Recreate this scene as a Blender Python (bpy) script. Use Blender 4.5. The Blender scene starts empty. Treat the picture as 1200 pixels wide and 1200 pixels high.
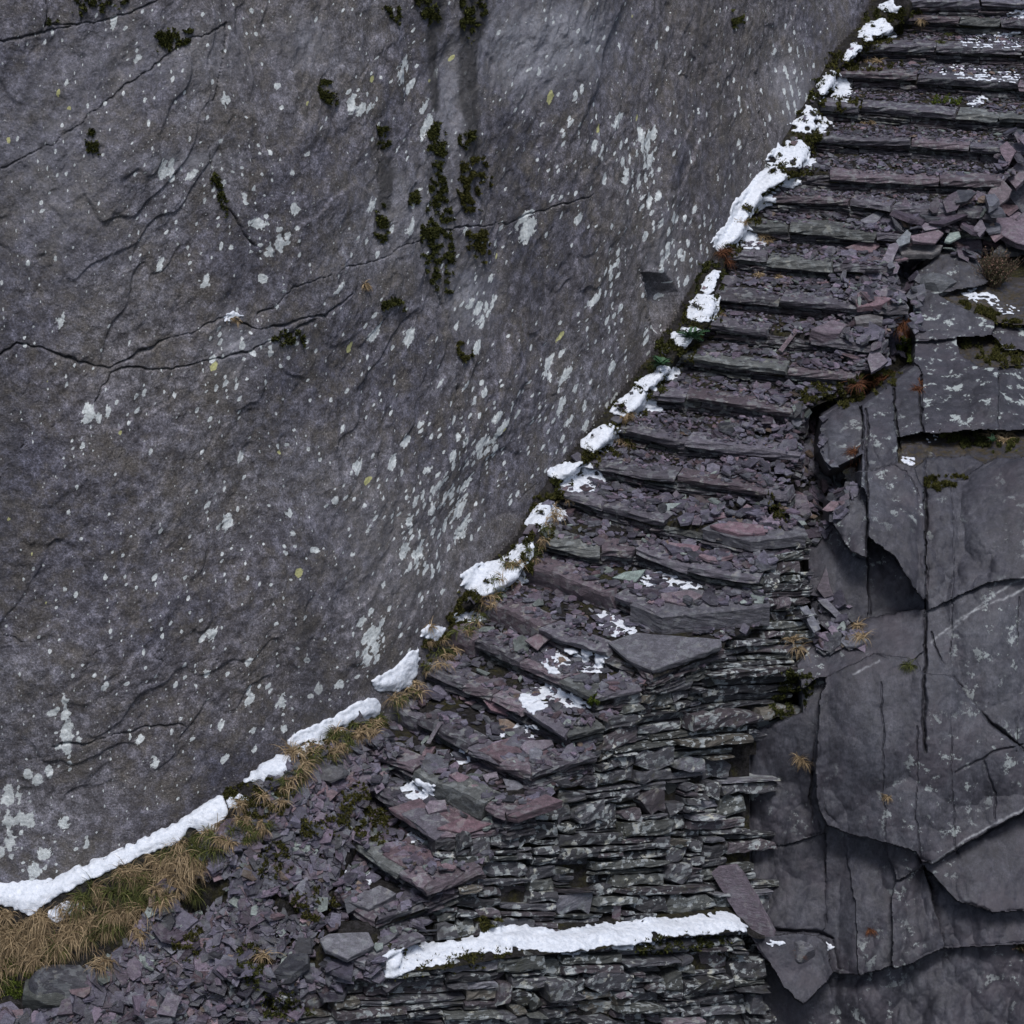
import bpy, bmesh, math, random, time
import numpy as np
from mathutils import Vector
from mathutils.bvhtree import BVHTree
T00=time.time()
random.seed(11); rng=np.random.default_rng(11)
scene=bpy.context.scene; COL=scene.collection
# ------------------------------------------------------------ camera model
EL=math.radians(25); DIST=28.0; S=110.0; F=DIST*S; RISE=0.22
CAM=np.array([0,-DIST*math.cos(EL),DIST*math.sin(EL)])
FW=np.array([0,math.cos(EL),-math.sin(EL)]); UP=np.array([0,math.sin(EL),math.cos(EL)]); RT=np.array([1.0,0,0])
def ray(u,v):
    u=np.asarray(u,float); v=np.asarray(v,float)
    return FW+((u-600)/F)[...,None]*RT+((600-v)/F)[...,None]*UP
def Pz(u,v,z):
    d=ray(u,v); t=(np.asarray(z,float)-CAM[2])/d[...,2]; return CAM+d*t[...,None]
def Py(u,v,y):
    d=ray(u,v); t=(np.asarray(y,float)-CAM[1])/d[...,1]; return CAM+d*t[...,None]
def proj(P):
    q=np.asarray(P)-CAM; w=q@FW
    return 600+(q@RT)/w*F, 600-(q@UP)/w*F
# ------------------------------------------------------------ noise
_tab=rng.random(4096)*2-1
def _h(i,j,k):
    return _tab[((i*73856093)^(j*19349663)^(k*83492791))&4095]
def vn(p):
    p=np.asarray(p,float); f=np.floor(p); i=f.astype(np.int64); f=p-f; f=f*f*(3-2*f)
    x,y,z=i[...,0],i[...,1],i[...,2]; a,b,c=f[...,0],f[...,1],f[...,2]
    def L(m,n,t): return m+(n-m)*t
    return L(L(L(_h(x,y,z),_h(x+1,y,z),a),L(_h(x,y+1,z),_h(x+1,y+1,z),a),b),
             L(L(_h(x,y,z+1),_h(x+1,y,z+1),a),L(_h(x,y+1,z+1),_h(x+1,y+1,z+1),a),b),c)
def fbm(p,o=4,g=.5):
    p=np.asarray(p,float); s=0; a=1; n=0
    for _ in range(o):
        s=s+a*vn(p); n+=a; a*=g; p=p*2.03+17.1
    return s/n
def sm(a,b,x):
    t=np.clip((x-a)/(b-a),0,1); return t*t*(3-2*t)
def inpoly(poly,u,v):
    u=np.asarray(u,float); v=np.asarray(v,float); r=np.zeros(u.shape,bool); n=len(poly)
    for i in range(n):
        x0,y0=poly[i]; x1,y1=poly[(i+1)%n]
        if y0==y1: continue
        c=((y0>v)!=(y1>v))&(u<(x1-x0)*(v-y0)/(y1-y0)+x0); r^=c
    return r
def dline(pl,u,v,closed=False):
    u=np.asarray(u,float); v=np.asarray(v,float); d=np.full(u.shape,1e9); n=len(pl)
    for i in range(n if closed else n-1):
        x0,y0=pl[i]; x1,y1=pl[(i+1)%n]; dx,dy=x1-x0,y1-y0; L=dx*dx+dy*dy+1e-9
        t=np.clip(((u-x0)*dx+(v-y0)*dy)/L,0,1); d=np.minimum(d,np.hypot(u-x0-t*dx,v-y0-t*dy))
    return d
class RBF:
    def __init__(s,pts,val,lam=1e-3):
        s.p=np.array(pts,float)/100; n=len(pts); r=np.linalg.norm(s.p[:,None]-s.p[None],axis=2)
        A=np.zeros((n+3,n+3)); A[:n,:n]=r+lam*np.eye(n)*-1; A[:n,n]=1; A[:n,n+1:]=s.p; A[n,:n]=1; A[n+1:,:n]=s.p.T
        s.w=np.linalg.solve(A,np.append(np.array(val,float),[0,0,0]))
    def __call__(s,u,v):
        u=np.asarray(u,float)/100; v=np.asarray(v,float)/100; o=s.w[-3]+s.w[-2]*u+s.w[-1]*v
        for (a,b),w in zip(s.p,s.w): o=o+w*np.sqrt((u-a)**2+(v-b)**2)
        return o
# ------------------------------------------------------------ object helpers
def tag(o,label=None,cat=None,group=None,kind=None):
    if label:o['label']=label
    if cat:o['category']=cat
    if group:o['group']=group
    if kind:o['kind']=kind
    return o
def empty(name,loc):
    o=bpy.data.objects.new(name,None); o.location=loc; o.empty_display_size=.1; COL.objects.link(o); return o
def link(name,me,parent=None,origin=None):
    o=bpy.data.objects.new(name,me); COL.objects.link(o)
    if parent is not None:
        o.parent=parent; o.location=(0,0,0)
    return o
BV=[]     # surfaces that things are laid on
def collect(V,Fs): BV.append((np.asarray(V,float),Fs))
class MB:
    def __init__(s): s.v=[]; s.f=[]; s.c=[]
    def add(s,verts,faces,col=(1,1,1)):
        n=len(s.v); s.v.extend([tuple(map(float,p)) for p in verts]); s.f.extend([tuple(n+i for i in f) for f in faces])
        s.c.extend([tuple(col)+(1.0,)]*len(verts) if len(np.shape(col))==1 else [tuple(c)+(1.0,) for c in col])
    def build(s,name,mat,parent=None,smooth=False,origin=None,bv=False):
        me=bpy.data.meshes.new(name); V=np.array(s.v,float)
        if bv: collect(V,s.f)
        base=np.zeros(3)
        if parent is not None: 
            w=parent; base=np.zeros(3)
            while w is not None: base=base+np.array(w.location); w=w.parent
        elif origin is not None: base=np.array(origin,float)
        me.from_pydata((V-base).tolist(),[],s.f)
        a=me.color_attributes.new('tint','FLOAT_COLOR','POINT'); a.data.foreach_set('color',np.array(s.c,np.float32).ravel())
        me.materials.append(mat)
        if smooth: me.polygons.foreach_set('use_smooth',[True]*len(me.polygons))
        me.update(); o=link(name,me,parent)
        if parent is None and origin is not None: o.location=tuple(base)
        return o
def grid(name,P,keep,mat,attrs={},smooth=True,bvstep=None):
    H,W,_=P.shape; idx=np.arange(H*W).reshape(H,W)
    q=np.stack([idx[:-1,:-1],idx[1:,:-1],idx[1:,1:],idx[:-1,1:]],-1).reshape(-1,4)
    if keep is not None:
        k=keep[:-1,:-1]&keep[1:,:-1]&keep[1:,1:]&keep[:-1,1:]; q=q[k.ravel()]
    used=np.zeros(H*W,bool); used[q.ravel()]=True; rem=np.cumsum(used)-1; V=P.reshape(-1,3)[used]; q=rem[q]
    me=bpy.data.meshes.new(name); me.vertices.add(len(V)); me.vertices.foreach_set('co',V.astype(np.float32).ravel())
    me.loops.add(q.size); me.loops.foreach_set('vertex_index',q.astype(np.int32).ravel())
    me.polygons.add(len(q)); me.polygons.foreach_set('loop_start',np.arange(0,q.size,4,dtype=np.int32))
    me.polygons.foreach_set('use_smooth',np.full(len(q),smooth))
    for n,a in attrs.items():
        t=me.color_attributes.new(n,'FLOAT_COLOR','POINT'); t.data.foreach_set('color',a.reshape(-1,4)[used].astype(np.float32).ravel())
    me.materials.append(mat); me.update(calc_edges=True); me.validate()
    o=link(name,me)
    if bvstep:
        Ps=P[::bvstep,::bvstep]; ks=None if keep is None else keep[::bvstep,::bvstep]
        h,w,_=Ps.shape; ii=np.arange(h*w).reshape(h,w); qq=np.stack([ii[:-1,:-1],ii[1:,:-1],ii[1:,1:],ii[:-1,1:]],-1)
        if ks is not None: qq=qq[ks[:-1,:-1]&ks[1:,:-1]&ks[1:,1:]&ks[:-1,1:]]
        collect(Ps.reshape(-1,3),[tuple(x) for x in qq.reshape(-1,4).tolist()])
    return o
# ------------------------------------------------------------ materials
def newmat(name,rough=.8,spec=.3):
    m=bpy.data.materials.new(name); m.use_nodes=True; nt=m.node_tree; nt.nodes.clear()
    out=nt.nodes.new('ShaderNodeOutputMaterial'); b=nt.nodes.new('ShaderNodeBsdfPrincipled')
    b.inputs['Roughness'].default_value=rough; b.inputs['Specular IOR Level'].default_value=spec
    nt.links.new(b.outputs[0],out.inputs[0]); return m,nt,b
class N:
    def __init__(s,nt): s.nt=nt; s.geo=nt.nodes.new('ShaderNodeNewGeometry')
    def lk(s,a,b): s.nt.links.new(a,b)
    def attr(s,name):
        n=s.nt.nodes.new('ShaderNodeAttribute'); n.attribute_name=name; return n
    def sep(s,c):
        n=s.nt.nodes.new('ShaderNodeSeparateColor'); s.lk(c,n.inputs[0]); return n
    def noise(s,scale,detail=6,rough=.6,stretch=None,dist=0):
        n=s.nt.nodes.new('ShaderNodeTexNoise'); n.inputs['Scale'].default_value=scale; n.inputs['Detail'].default_value=detail
        n.inputs['Roughness'].default_value=rough; n.inputs['Distortion'].default_value=dist; s.lk(s.vec(stretch),n.inputs['Vector']); return n.outputs[0]
    def vor(s,scale,feature='F1',stretch=None):
        n=s.nt.nodes.new('ShaderNodeTexVoronoi'); n.feature=feature; n.inputs['Scale'].default_value=scale; s.lk(s.vec(stretch),n.inputs['Vector']); return n
    def vec(s,stretch):
        if stretch is None: return s.geo.outputs['Position']
        m=s.nt.nodes.new('ShaderNodeMapping'); m.inputs['Scale'].default_value=stretch; s.lk(s.geo.outputs['Position'],m.inputs[0]); return m.outputs[0]
    def ramp(s,f,stops):
        n=s.nt.nodes.new('ShaderNodeValToRGB'); s.lk(f,n.inputs[0]); e=n.color_ramp.elements
        while len(e)<len(stops): e.new(.5)
        for x,(p,c) in zip(e,stops):
            x.position=p; x.color=(c if len(c)==4 else tuple(c)+(1,)) if not isinstance(c,(int,float)) else (c,c,c,1)
        return n.outputs[0]
    def mix(s,f,a,b,mode='MIX'):
        n=s.nt.nodes.new('ShaderNodeMix'); n.data_type='RGBA'; n.blend_type=mode
        for k,x in ((0,f),(6,a),(7,b)):
            if hasattr(x,'links'): s.lk(x,n.inputs[k])
            else: n.inputs[k].default_value=x if k==0 else tuple(x)+(1,)
        return n.outputs[2]
    def math(s,op,a,b=0.0):
        n=s.nt.nodes.new('ShaderNodeMath'); n.operation=op
        for k,x in ((0,a),(1,b)):
            if hasattr(x,'links'): s.lk(x,n.inputs[k])
            else: n.inputs[k].default_value=x
        return n.outputs[0]
    def bump(s,h,b,strength=.5,dist=.02):
        n=s.nt.nodes.new('ShaderNodeBump'); n.inputs['Strength'].default_value=strength; n.inputs['Distance'].default_value=dist
        s.lk(h,n.inputs['Height']); s.lk(n.outputs[0],b.inputs['Normal'])
def M_cliff():
    m,nt,b=newmat('lichened_rock',.72,.35); n=N(nt)
    a=n.sep(n.attr('mask').outputs['Color']); a2=n.sep(n.attr('mask2').outputs['Color'])
    base=n.ramp(n.noise(.55,5,.6),[(.33,(.066,.066,.086)),(.5,(.102,.100,.120)),(.68,(.160,.162,.188))]); base=n.mix(n.ramp(n.noise(.28,4,.6),[(.45,0.0),(.6,.6)]),base,(.090,.083,.084))
    mot=n.ramp(n.noise(9,8,.72),[(.36,(.45,.43,.42)),(.5,(.95,.94,.94)),(.62,(1.8,1.8,1.83))])
    base=n.mix(1.0,base,mot,'MULTIPLY')
    br=n.ramp(n.noise(2.6,7,.75),[(.46,0.0),(.62,.75)]); base=n.mix(br,base,(.092,.082,.071))
    fine=n.ramp(n.noise(55,5,.85),[(.36,(.35,.34,.34)),(.5,(.95,.95,.95)),(.64,(2.1,2.1,2.1))]); base=n.mix(.9,base,fine,'MULTIPLY')
    # scattered small crustose flecks
    vf=n.vor(15).outputs['Distance']; fl=n.math('MULTIPLY',n.ramp(n.math('ADD',vf,n.math('MULTIPLY',n.noise(60,3,.7),.22)),[(.19,1.0),(.25,0.0)]),n.ramp(n.noise(1.3,4,.6),[(.42,0.0),(.58,1.0)]))
    base=n.mix(fl,base,(.36,.37,.37))
    # dark specks
    vs=n.vor(23).outputs['Distance']; ds=n.math('MULTIPLY',n.ramp(n.math('ADD',vs,n.math('MULTIPLY',n.noise(70,3,.7),.25)),[(.17,1.0),(.25,0.0)]),n.ramp(n.noise(2.1,3,.6),[(.42,0.0),(.6,.7)]))
    base=n.mix(ds,base,(.04,.037,.042))
    pale=n.math('MULTIPLY',a2.outputs[0],n.ramp(n.noise(10,9,.85),[(.36,0.15),(.56,1.0)])); base=n.mix(pale,base,(.27,.275,.31))
    lich=n.ramp(n.math('SUBTRACT',a.outputs[0],n.math('ADD',n.math('MULTIPLY',n.noise(34,8,.85),1.7),-.32)),[(.0,0.0),(.05,1.0)])
    lc=n.ramp(n.noise(30,4,.7),[(.35,(.38,.41,.42)),(.6,(.64,.68,.69))]); base=n.mix(lich,base,lc)
    yl=n.ramp(n.math('SUBTRACT',a.outputs[1],n.math('MULTIPLY',n.noise(50,5,.8),1.0)),[(.0,0.0),(.08,1.0)]); base=n.mix(yl,base,(.42,.42,.20))
    wet=n.math('MULTIPLY',a2.outputs[1],n.ramp(n.noise(7,6,.8),[(.3,.6),(.5,1.0)])); base=n.mix(n.math('MULTIPLY',wet,.9),base,(.035,.034,.036))
    cr=n.math('MULTIPLY',a.outputs[2],n.ramp(n.noise(14,6,.75),[(.36,.1),(.56,1.0)])); base=n.mix(cr,base,(.014,.014,.013))
    n.lk(base,b.inputs['Base Color'])
    h=n.math('ADD',n.noise(9,10,.75),n.math('MULTIPLY',n.noise(40,6,.7),.35)); n.bump(h,b,.75,.05); return m
def M_outcrop():
    m,nt,b=newmat('dark_slate_rock',.62,.4); n=N(nt)
    a=n.sep(n.attr('mask').outputs['Color'])
    base=n.ramp(n.noise(.9,6,.6),[(.35,(.026,.026,.034)),(.5,(.036,.036,.047)),(.66,(.049,.051,.064))])
    base=n.mix(.75,base,n.ramp(n.noise(9,9,.75,(1,1,.5)),[(.35,(.45,.45,.47)),(.5,(.95,.95,.95)),(.64,(1.8,1.78,1.72))]),'MULTIPLY')
    base=n.mix(.6,base,n.ramp(n.noise(60,4,.8,(1,1,.4)),[(.35,(.55,.55,.55)),(.52,(1,1,1)),(.7,(1.6,1.6,1.55))]),'MULTIPLY')
    vs=n.vor(17).outputs['Distance']; ds=n.math('MULTIPLY',n.ramp(n.math('ADD',vs,n.math('MULTIPLY',n.noise(50,3,.7),.3)),[(.22,1.0),(.36,0.0)]),n.ramp(n.noise(1.1,3,.6),[(.45,0.0),(.55,.8)]))
    base=n.mix(ds,base,(.022,.022,.026))
    base=n.mix(n.ramp(n.noise(1.6,6,.7),[(.5,0.0),(.62,.5)]),base,(.050,.043,.054)); base=n.mix(n.ramp(n.noise(3.3,8,.75,(1,1,.6)),[(.57,0.0),(.66,.45)]),base,(.078,.082,.094))
    ve=n.math('MULTIPLY',a.outputs[2],n.ramp(n.noise(12,5,.7),[(.35,0.0),(.6,1.0)])); base=n.mix(ve,base,(.26,.27,.29))
    l=n.ramp(n.noise(6.5,9,.72),[(.575,0.0),(.60,1.0)])
    l=n.math('MULTIPLY',l,n.math('MAXIMUM',n.ramp(n.noise(.8,4,.6),[(.5,0.0),(.62,.6)]),a.outputs[0]))
    base=n.mix(l,base,(.33,.37,.37))
    g=n.math('MULTIPLY',a.outputs[1],n.ramp(n.noise(12,8,.8),[(.43,0.0),(.56,1.0)])); base=n.mix(g,base,n.ramp(n.noise(26,4,.7),[(.4,(.020,.017,.010)),(.6,(.055,.042,.022))]))
    n.lk(base,b.inputs['Base Color'])
    h=n.math('ADD',n.noise(5,10,.68,(1,1,.6)),n.math('MULTIPLY',n.noise(35,6,.75,(1,1,.5)),.3)); n.bump(h,b,.55,.045); return m
def M_stone(name,lich=1.0,moss=.3,rough=.6):
    m,nt,b=newmat(name,rough,.4); n=N(nt); t=n.attr('tint').outputs['Color']
    base=n.mix(.75,t,n.ramp(n.noise(14,7,.7,(1,1,3)),[(.34,(.45,.45,.45)),(.52,(1,1,1)),(.68,(1.65,1.65,1.65))]),'MULTIPLY')
    base=n.mix(.6,base,n.ramp(n.noise(70,4,.7,(1,1,3)),[(.36,(.5,.5,.5)),(.52,(1,1,1)),(.68,(1.7,1.7,1.7))]),'MULTIPLY')
    if lich>0:
        l=n.ramp(n.noise(11.0,8,.6,(1,1,1.25),0),[(.53,0.0),(.55,1.0)]); l=n.math('MULTIPLY',l,n.ramp(n.noise(1.7,5,.65),[(.36,0.0),(.5,lich)]))
        base=n.mix(l,base,n.ramp(n.noise(9,3,.5),[(.4,(.19,.21,.22)),(.55,(.30,.325,.335)),(.68,(.36,.36,.31))]))
    if moss>0:
        g=n.ramp(n.noise(3.2,7,.75),[(.56,0.0),(.64,moss)]); base=n.mix(g,base,n.ramp(n.noise(40,4,.7),[(.4,(.018,.02,.008)),(.6,(.06,.062,.02))]))
    n.lk(base,b.inputs['Base Color'])
    h=n.math('ADD',n.noise(16,8,.7,(1,1,4)),n.math('MULTIPLY',n.noise(60,5,.7,(1,1,3)),.3)); n.bump(h,b,.6,.03); return m
def M_tint(name,rough=.8,spec=.2,scale=60,amt=.5,bump=.2,trans=False):
    m,nt,b=newmat(name,rough,spec); n=N(nt); t=n.attr('tint').outputs['Color']
    base=n.mix(amt,t,n.ramp(n.noise(scale,5,.7),[(.35,(.5,.5,.5)),(.52,(1,1,1)),(.68,(1.6,1.6,1.6))]),'MULTIPLY')
    n.lk(base,b.inputs['Base Color'])
    if bump: n.bump(n.noise(scale*.7,6,.7),b,bump,.02)
    return m
def M_soil():
    m,nt,b=newmat('dark_soil',.95,.1); n=N(nt)
    base=n.ramp(n.noise(22,8,.75),[(.35,(.010,.010,.009)),(.5,(.028,.026,.026)),(.65,(.055,.052,.056))])
    g=n.ramp(n.noise(2.2,7,.75),[(.5,0.0),(.62,.8)]); base=n.mix(g,base,n.ramp(n.noise(35,5,.7),[(.4,(.02,.021,.009)),(.62,(.075,.068,.026))]))
    n.lk(base,b.inputs['Base Color']); n.bump(n.noise(25,8,.8),b,1,.06); return m
def M_snow():
    m,nt,b=newmat('snow',.55,.3); n=N(nt)
    n.lk(n.ramp(n.noise(26,8,.8),[(.34,(.42,.46,.53)),(.5,(.58,.62,.69)),(.62,(.67,.70,.76))]),b.inputs['Base Color'])
    
    n.bump(n.math('ADD',n.noise(22,8,.7),n.math('MULTIPLY',n.noise(120,3,.7),.3)),b,.6,.03); return m
mCliff=M_cliff(); mOut=M_outcrop(); mWall=M_stone('dry_stone',.95,.35); mRiser=M_stone('step_stone',.35,.08); mChip=M_stone('slate_chip',.12,0,.42)
mSlab=M_stone('slate_slab',.2,.0); mSoil=M_soil(); mSnow=M_snow(); mMoss=M_tint('moss',.95,.1,90,.5,0); mGrass=M_tint('grass_blades',.8,.15,40,.3,0); mLeaf=M_tint('leaf',.6,.3,50,.4,0)
# ------------------------------------------------------------ the steps, seen from the top of the flight down (front edge of each tread)
NOSE=[[(1068,1),(1200,4),(1340,8)],[(1060,20),(1150,24),(1200,27),(1340,34)],[(1012,53),(1120,57),(1200,60),(1340,66)],[(978,84),(1090,91),(1200,99),(1330,108)],
[(955,122),(1040,128),(1195,139),(1320,148)],[(950,160),(1050,165),(1172,173),(1210,178)],[(930,203),(1010,207),(1100,210),(1168,213)],[(886,230),(980,234),(1078,246),(1160,252)],
[(872,262),(930,266),(1010,274),(1080,276)],[(848,298),(940,307),(1042,316)],[(834,343),(920,351),(1010,362),(1058,360)],[(830,380),(920,392),(1030,408)],[(795,416),(870,428),(1000,442)],
[(757,461),(820,466),(935,484)],[(722,500),(800,517),(932,532)],[(688,540),(760,556),(850,568),(918,580)],[(646,572),(700,590),(780,612),(880,634),(944,625)],
[(632,630),(690,643),(745,644),(785,657),(845,672),(885,678)],[(617,662),(680,682),(735,702),(775,718),(902,710)],[(568,702),(620,725),(655,745),(712,765),(764,786),(842,756)],
[(520,731),(575,758),(640,785),(696,817),(742,808)],[(484,776),(545,802),(610,830),(666,860),(700,850)],[(440,815),(500,843),(560,880),(622,907),(690,886)],[(415,870),(480,900),(530,925),(592,953),(620,945)],
[(425,912),(465,943),(516,984),(600,966)],[(415,985),(455,1012),(500,1040),(560,1018)],[(392,1040),(420,1066),(440,1078),(512,1050)],[(362,1090),(395,1112),(430,1128),(485,1096)],[(240,1080),(290,1120),(350,1162),(442,1135)]]
NS=len(NOSE); ZK=[(16-k)*RISE for k in range(NS)]
def resample_keep(P,n):
    P=np.asarray(P,float); d=np.r_[0,np.cumsum(np.linalg.norm(np.diff(P,axis=0),axis=1))]; t=np.linspace(0,d[-1],n)
    for x in d[1:-1]:
        i=int(np.argmin(np.abs(t[1:-1]-x)))+1; t[i]=x
    return np.stack([np.interp(t,d,P[:,i]) for i in range(P.shape[1])],1)
def resample(P,n):
    P=np.asarray(P,float); d=np.r_[0,np.cumsum(np.linalg.norm(np.diff(P,axis=0),axis=1))]; t=np.linspace(0,d[-1],n)
    return np.stack([np.interp(t,d,P[:,i]) for i in range(P.shape[1])],1)
NOSE=[[(n[0][0]-9,n[0][1]-(3 if k>13 else 1))]+n for k,n in enumerate(NOSE)]
NW=[Pz(np.array([p[0] for p in n]),np.array([p[1] for p in n]),z) for n,z in zip(NOSE,ZK)]
# ramp through the nose points: height as a function of position
cp=[];cz=[]
for n,z in zip(NOSE,ZK):
    for p in (n[0],n[len(n)//2],n[-1]): cp.append(p); cz.append(z)
for p,z in [((1200,-120),3.9),((1350,-120),3.9),((1000,-60),3.75),((1250,230),2.1),((1330,300),1.75),((1150,290),1.55),((1200,320),1.45),((1085,330),1.3),((1075,420),.95),((1010,470),.5),
            ((960,560),.15),((975,600),-.1),((960,660),-.5),((965,720),-.85),((1010,735),-.85),((930,790),-1.3),((940,830),-1.5),
            ((330,900),-1.25),((265,940),-1.55),((130,1010),-2.05),((0,1045),-2.35),((-150,1080),-2.65),((0,1130),-2.9),((120,1120),-2.75),((-150,1200),-3.4),((250,1180),-3.05),((100,1250),-3.55),((300,1300),-3.8),((-150,1400),-4.4),((400,1250),-3.4),
            ((230,1000),-1.95),((330,980),-1.75),((330,1060),-2.15),((200,1080),-2.4)]:
    cp.append(p); cz.append(z)
_seen={};
for p,z in zip(cp,cz): _seen[p]=z
zr=RBF(list(_seen.keys()),list(_seen.values()),.02)
BASE=[(-170,1082),(0,1045),(60,1041),(130,1012),(200,977),(265,937),(340,892),(430,832),(480,782),(530,722),(560,682),(610,632),(643,572),(690,518),(730,468),(770,420),(795,382),(832,310),(866,255),(897,215),(922,165),(950,118),(976,70),(1010,38),(1030,0),(1062,-60),(1100,-130)]
# ------------------------------------------------------------ ground under the scree and moss
uu,vv=np.meshgrid(np.arange(-170,1345,3.),np.arange(-130,1400,3.))
dB=dline(BASE,uu,vv)
z=zr(uu,vv)
stairs=np.array([(p[0][0]+14,p[0][1]) for p in NOSE])
lft=np.interp(vv,stairs[:,1],stairs[:,0],left=1080,right=440)     # left edge of the treads at this height
inst=sm(-6,22,uu-lft)*(1-sm(1040,1130,vv))
z=z-.34*inst+.06*(1-inst)
z=z-.25*sm(1135,1165,vv)*sm(250,330,uu)
P=Pz(uu,vv,z); n1=fbm(P*1.7,4); n2=fbm(P*7,3)
P[...,2]+=(.10*n1+.035*n2)*(1-.7*inst)*(.3+.7*sm(0,30,dB))
P=P+0
gkeep=inpoly([(-170,1010)]+[(a-7,b-7) for a,b in BASE[1:]]+[(1345,-130),(1345,350),(1150,345),(1080,365),(1082,440),(990,500),(990,560),(1030,600),(1030,740),(975,800),(950,850),(900,850),(905,720),(870,720),(700,800),(560,900),(500,1040),(460,1150),(420,1400),(-170,1400)],uu,vv)
ground=grid('ground',P,gkeep,mSoil,bvstep=1); tag(ground,'dark mossy soil and rubble bank under the scree and beside the steps','ground',kind='structure')
# ------------------------------------------------------------ stones
def tint_stone(kind='wall'):
    r=random.random(); b=random.uniform(.55,1.35)
    if kind=='chip':
        if r<.44: c=(.092,.086,.118)
        elif r<.68: c=(.112,.090,.122)
        elif r<.74: c=(.125,.088,.103)
        elif r<.955: c=(.082,.084,.102)
        elif r<.985: c=(.15,.175,.17)
        else: c=(.13,.095,.075)
        b=.34+.95*random.random()**1.4
    elif kind=='riser':
        c=(.072,.067,.083) if r<.5 else (.088,.07,.084) if r<.85 else (.08,.085,.085); b=random.uniform(.45,.95)
    else:
        c=(.052,.052,.061) if r<.6 else (.062,.053,.062) if r<.8 else (.062,.066,.064) if r<.95 else (.085,.078,.068)
        b=random.uniform(.45,1.3)*(2.1 if random.random()<.10 else 1)
    return tuple(x*b for x in c)
def stone(mb,mapf,a0,a1,b0,b1,unit,depth,prot,tint,taper=.5,rag=1.0):
    L=a1-a0; H=b1-b0; n=max(3,int(L/unit)+2)
    ts=np.linspace(0,1,n); ts[1:-1]+=np.array([random.uniform(-.25,.25)/n for _ in range(n-2)])
    tl=random.uniform(0,taper) if random.random()<.5 else 0; tr=random.uniform(0,taper) if random.random()<.5 else 0
    j=lambda s:random.uniform(-s,s)
    skew=j(.35)*H; sk2=j(.35)*H
    top=[];bot=[]; wob=random.uniform(0,6); cc=random.choice((-1,1))
    for t in ts:
        hh=1-tl*max(0,1-t/.3)-tr*max(0,1-(1-t)/.3)
        c=(b0+b1)/2+H*(.05*math.sin(t*3+wob)+.05*math.sin(t*9+wob*3))+cc*(tl*max(0,1-t/.3))*H*.25
        top.append([a0+L*t+(skew if t==0 else sk2 if t==1 else 0)*.5,c+H*.5*hh+j(.15*rag)*H]); bot.append([a0+L*t-(skew if t==0 else sk2 if t==1 else 0)*.5,c-H*.5*hh+j(.15*rag)*H])
    top=np.array(top); bot=np.array(bot); mid=(top+bot)/2
    bev=.009; ins=.16
    rows=[]; tilt=random.uniform(-.025,.045); yaw=random.uniform(-.03,.03); jj=[random.uniform(-.014,.014) for _ in range(3*n)]
    def R(pts,off): rows.append(mapf(pts[:,0],pts[:,1],np.asarray(off,float)+np.zeros(len(pts))))
    x=np.linspace(-1,1,n)*yaw
    R(bot,-depth); R(bot,prot-bev+x-tilt*.5)
    R(bot*(1-ins)+top*ins,[prot+x[i]-tilt*.4+jj[i] for i in range(n)])
    R(bot*.55+top*.45,[prot+x[i]+jj[n+i] for i in range(n)])
    R(bot*ins+top*(1-ins),[prot+x[i]+tilt*.4+jj[2*n+i] for i in range(n)])
    R(top,prot-bev+x+tilt*.5); R(top,-depth)
    V=np.concatenate(rows); fs=[]
    for r in range(6):
        for i in range(n-1): fs.append((r*n+i,r*n+i+1,(r+1)*n+i+1,(r+1)*n+i))
    # end faces (slightly rounded by the bevel rows)
    fs.append(tuple(r*n for r in range(6,-1,-1))); fs.append(tuple(r*n+n-1 for r in range(7)))
    mb.add(V,fs,tint)
def pack(W,Hh,lens,ths):
    occ=np.zeros((Hh,W),bool); out=[]
    for y in range(Hh):
        x=0
        while x<W:
            if occ[y,x]: x+=1; continue
            e=x
            while e<W and not occ[y,e]: e+=1
            L=min(e-x,random.choice(lens)); 
            if e-x-L<3: L=e-x
            t=random.choice(ths)
            if L<5: t=min(t,2)
            if L>18: t=min(t,random.choice((2,3,4,5)))
            t=min(t,Hh-y); out.append((x,y,L,t)); occ[y:y+t,x:x+L]=True; x+=L
    return out
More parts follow.
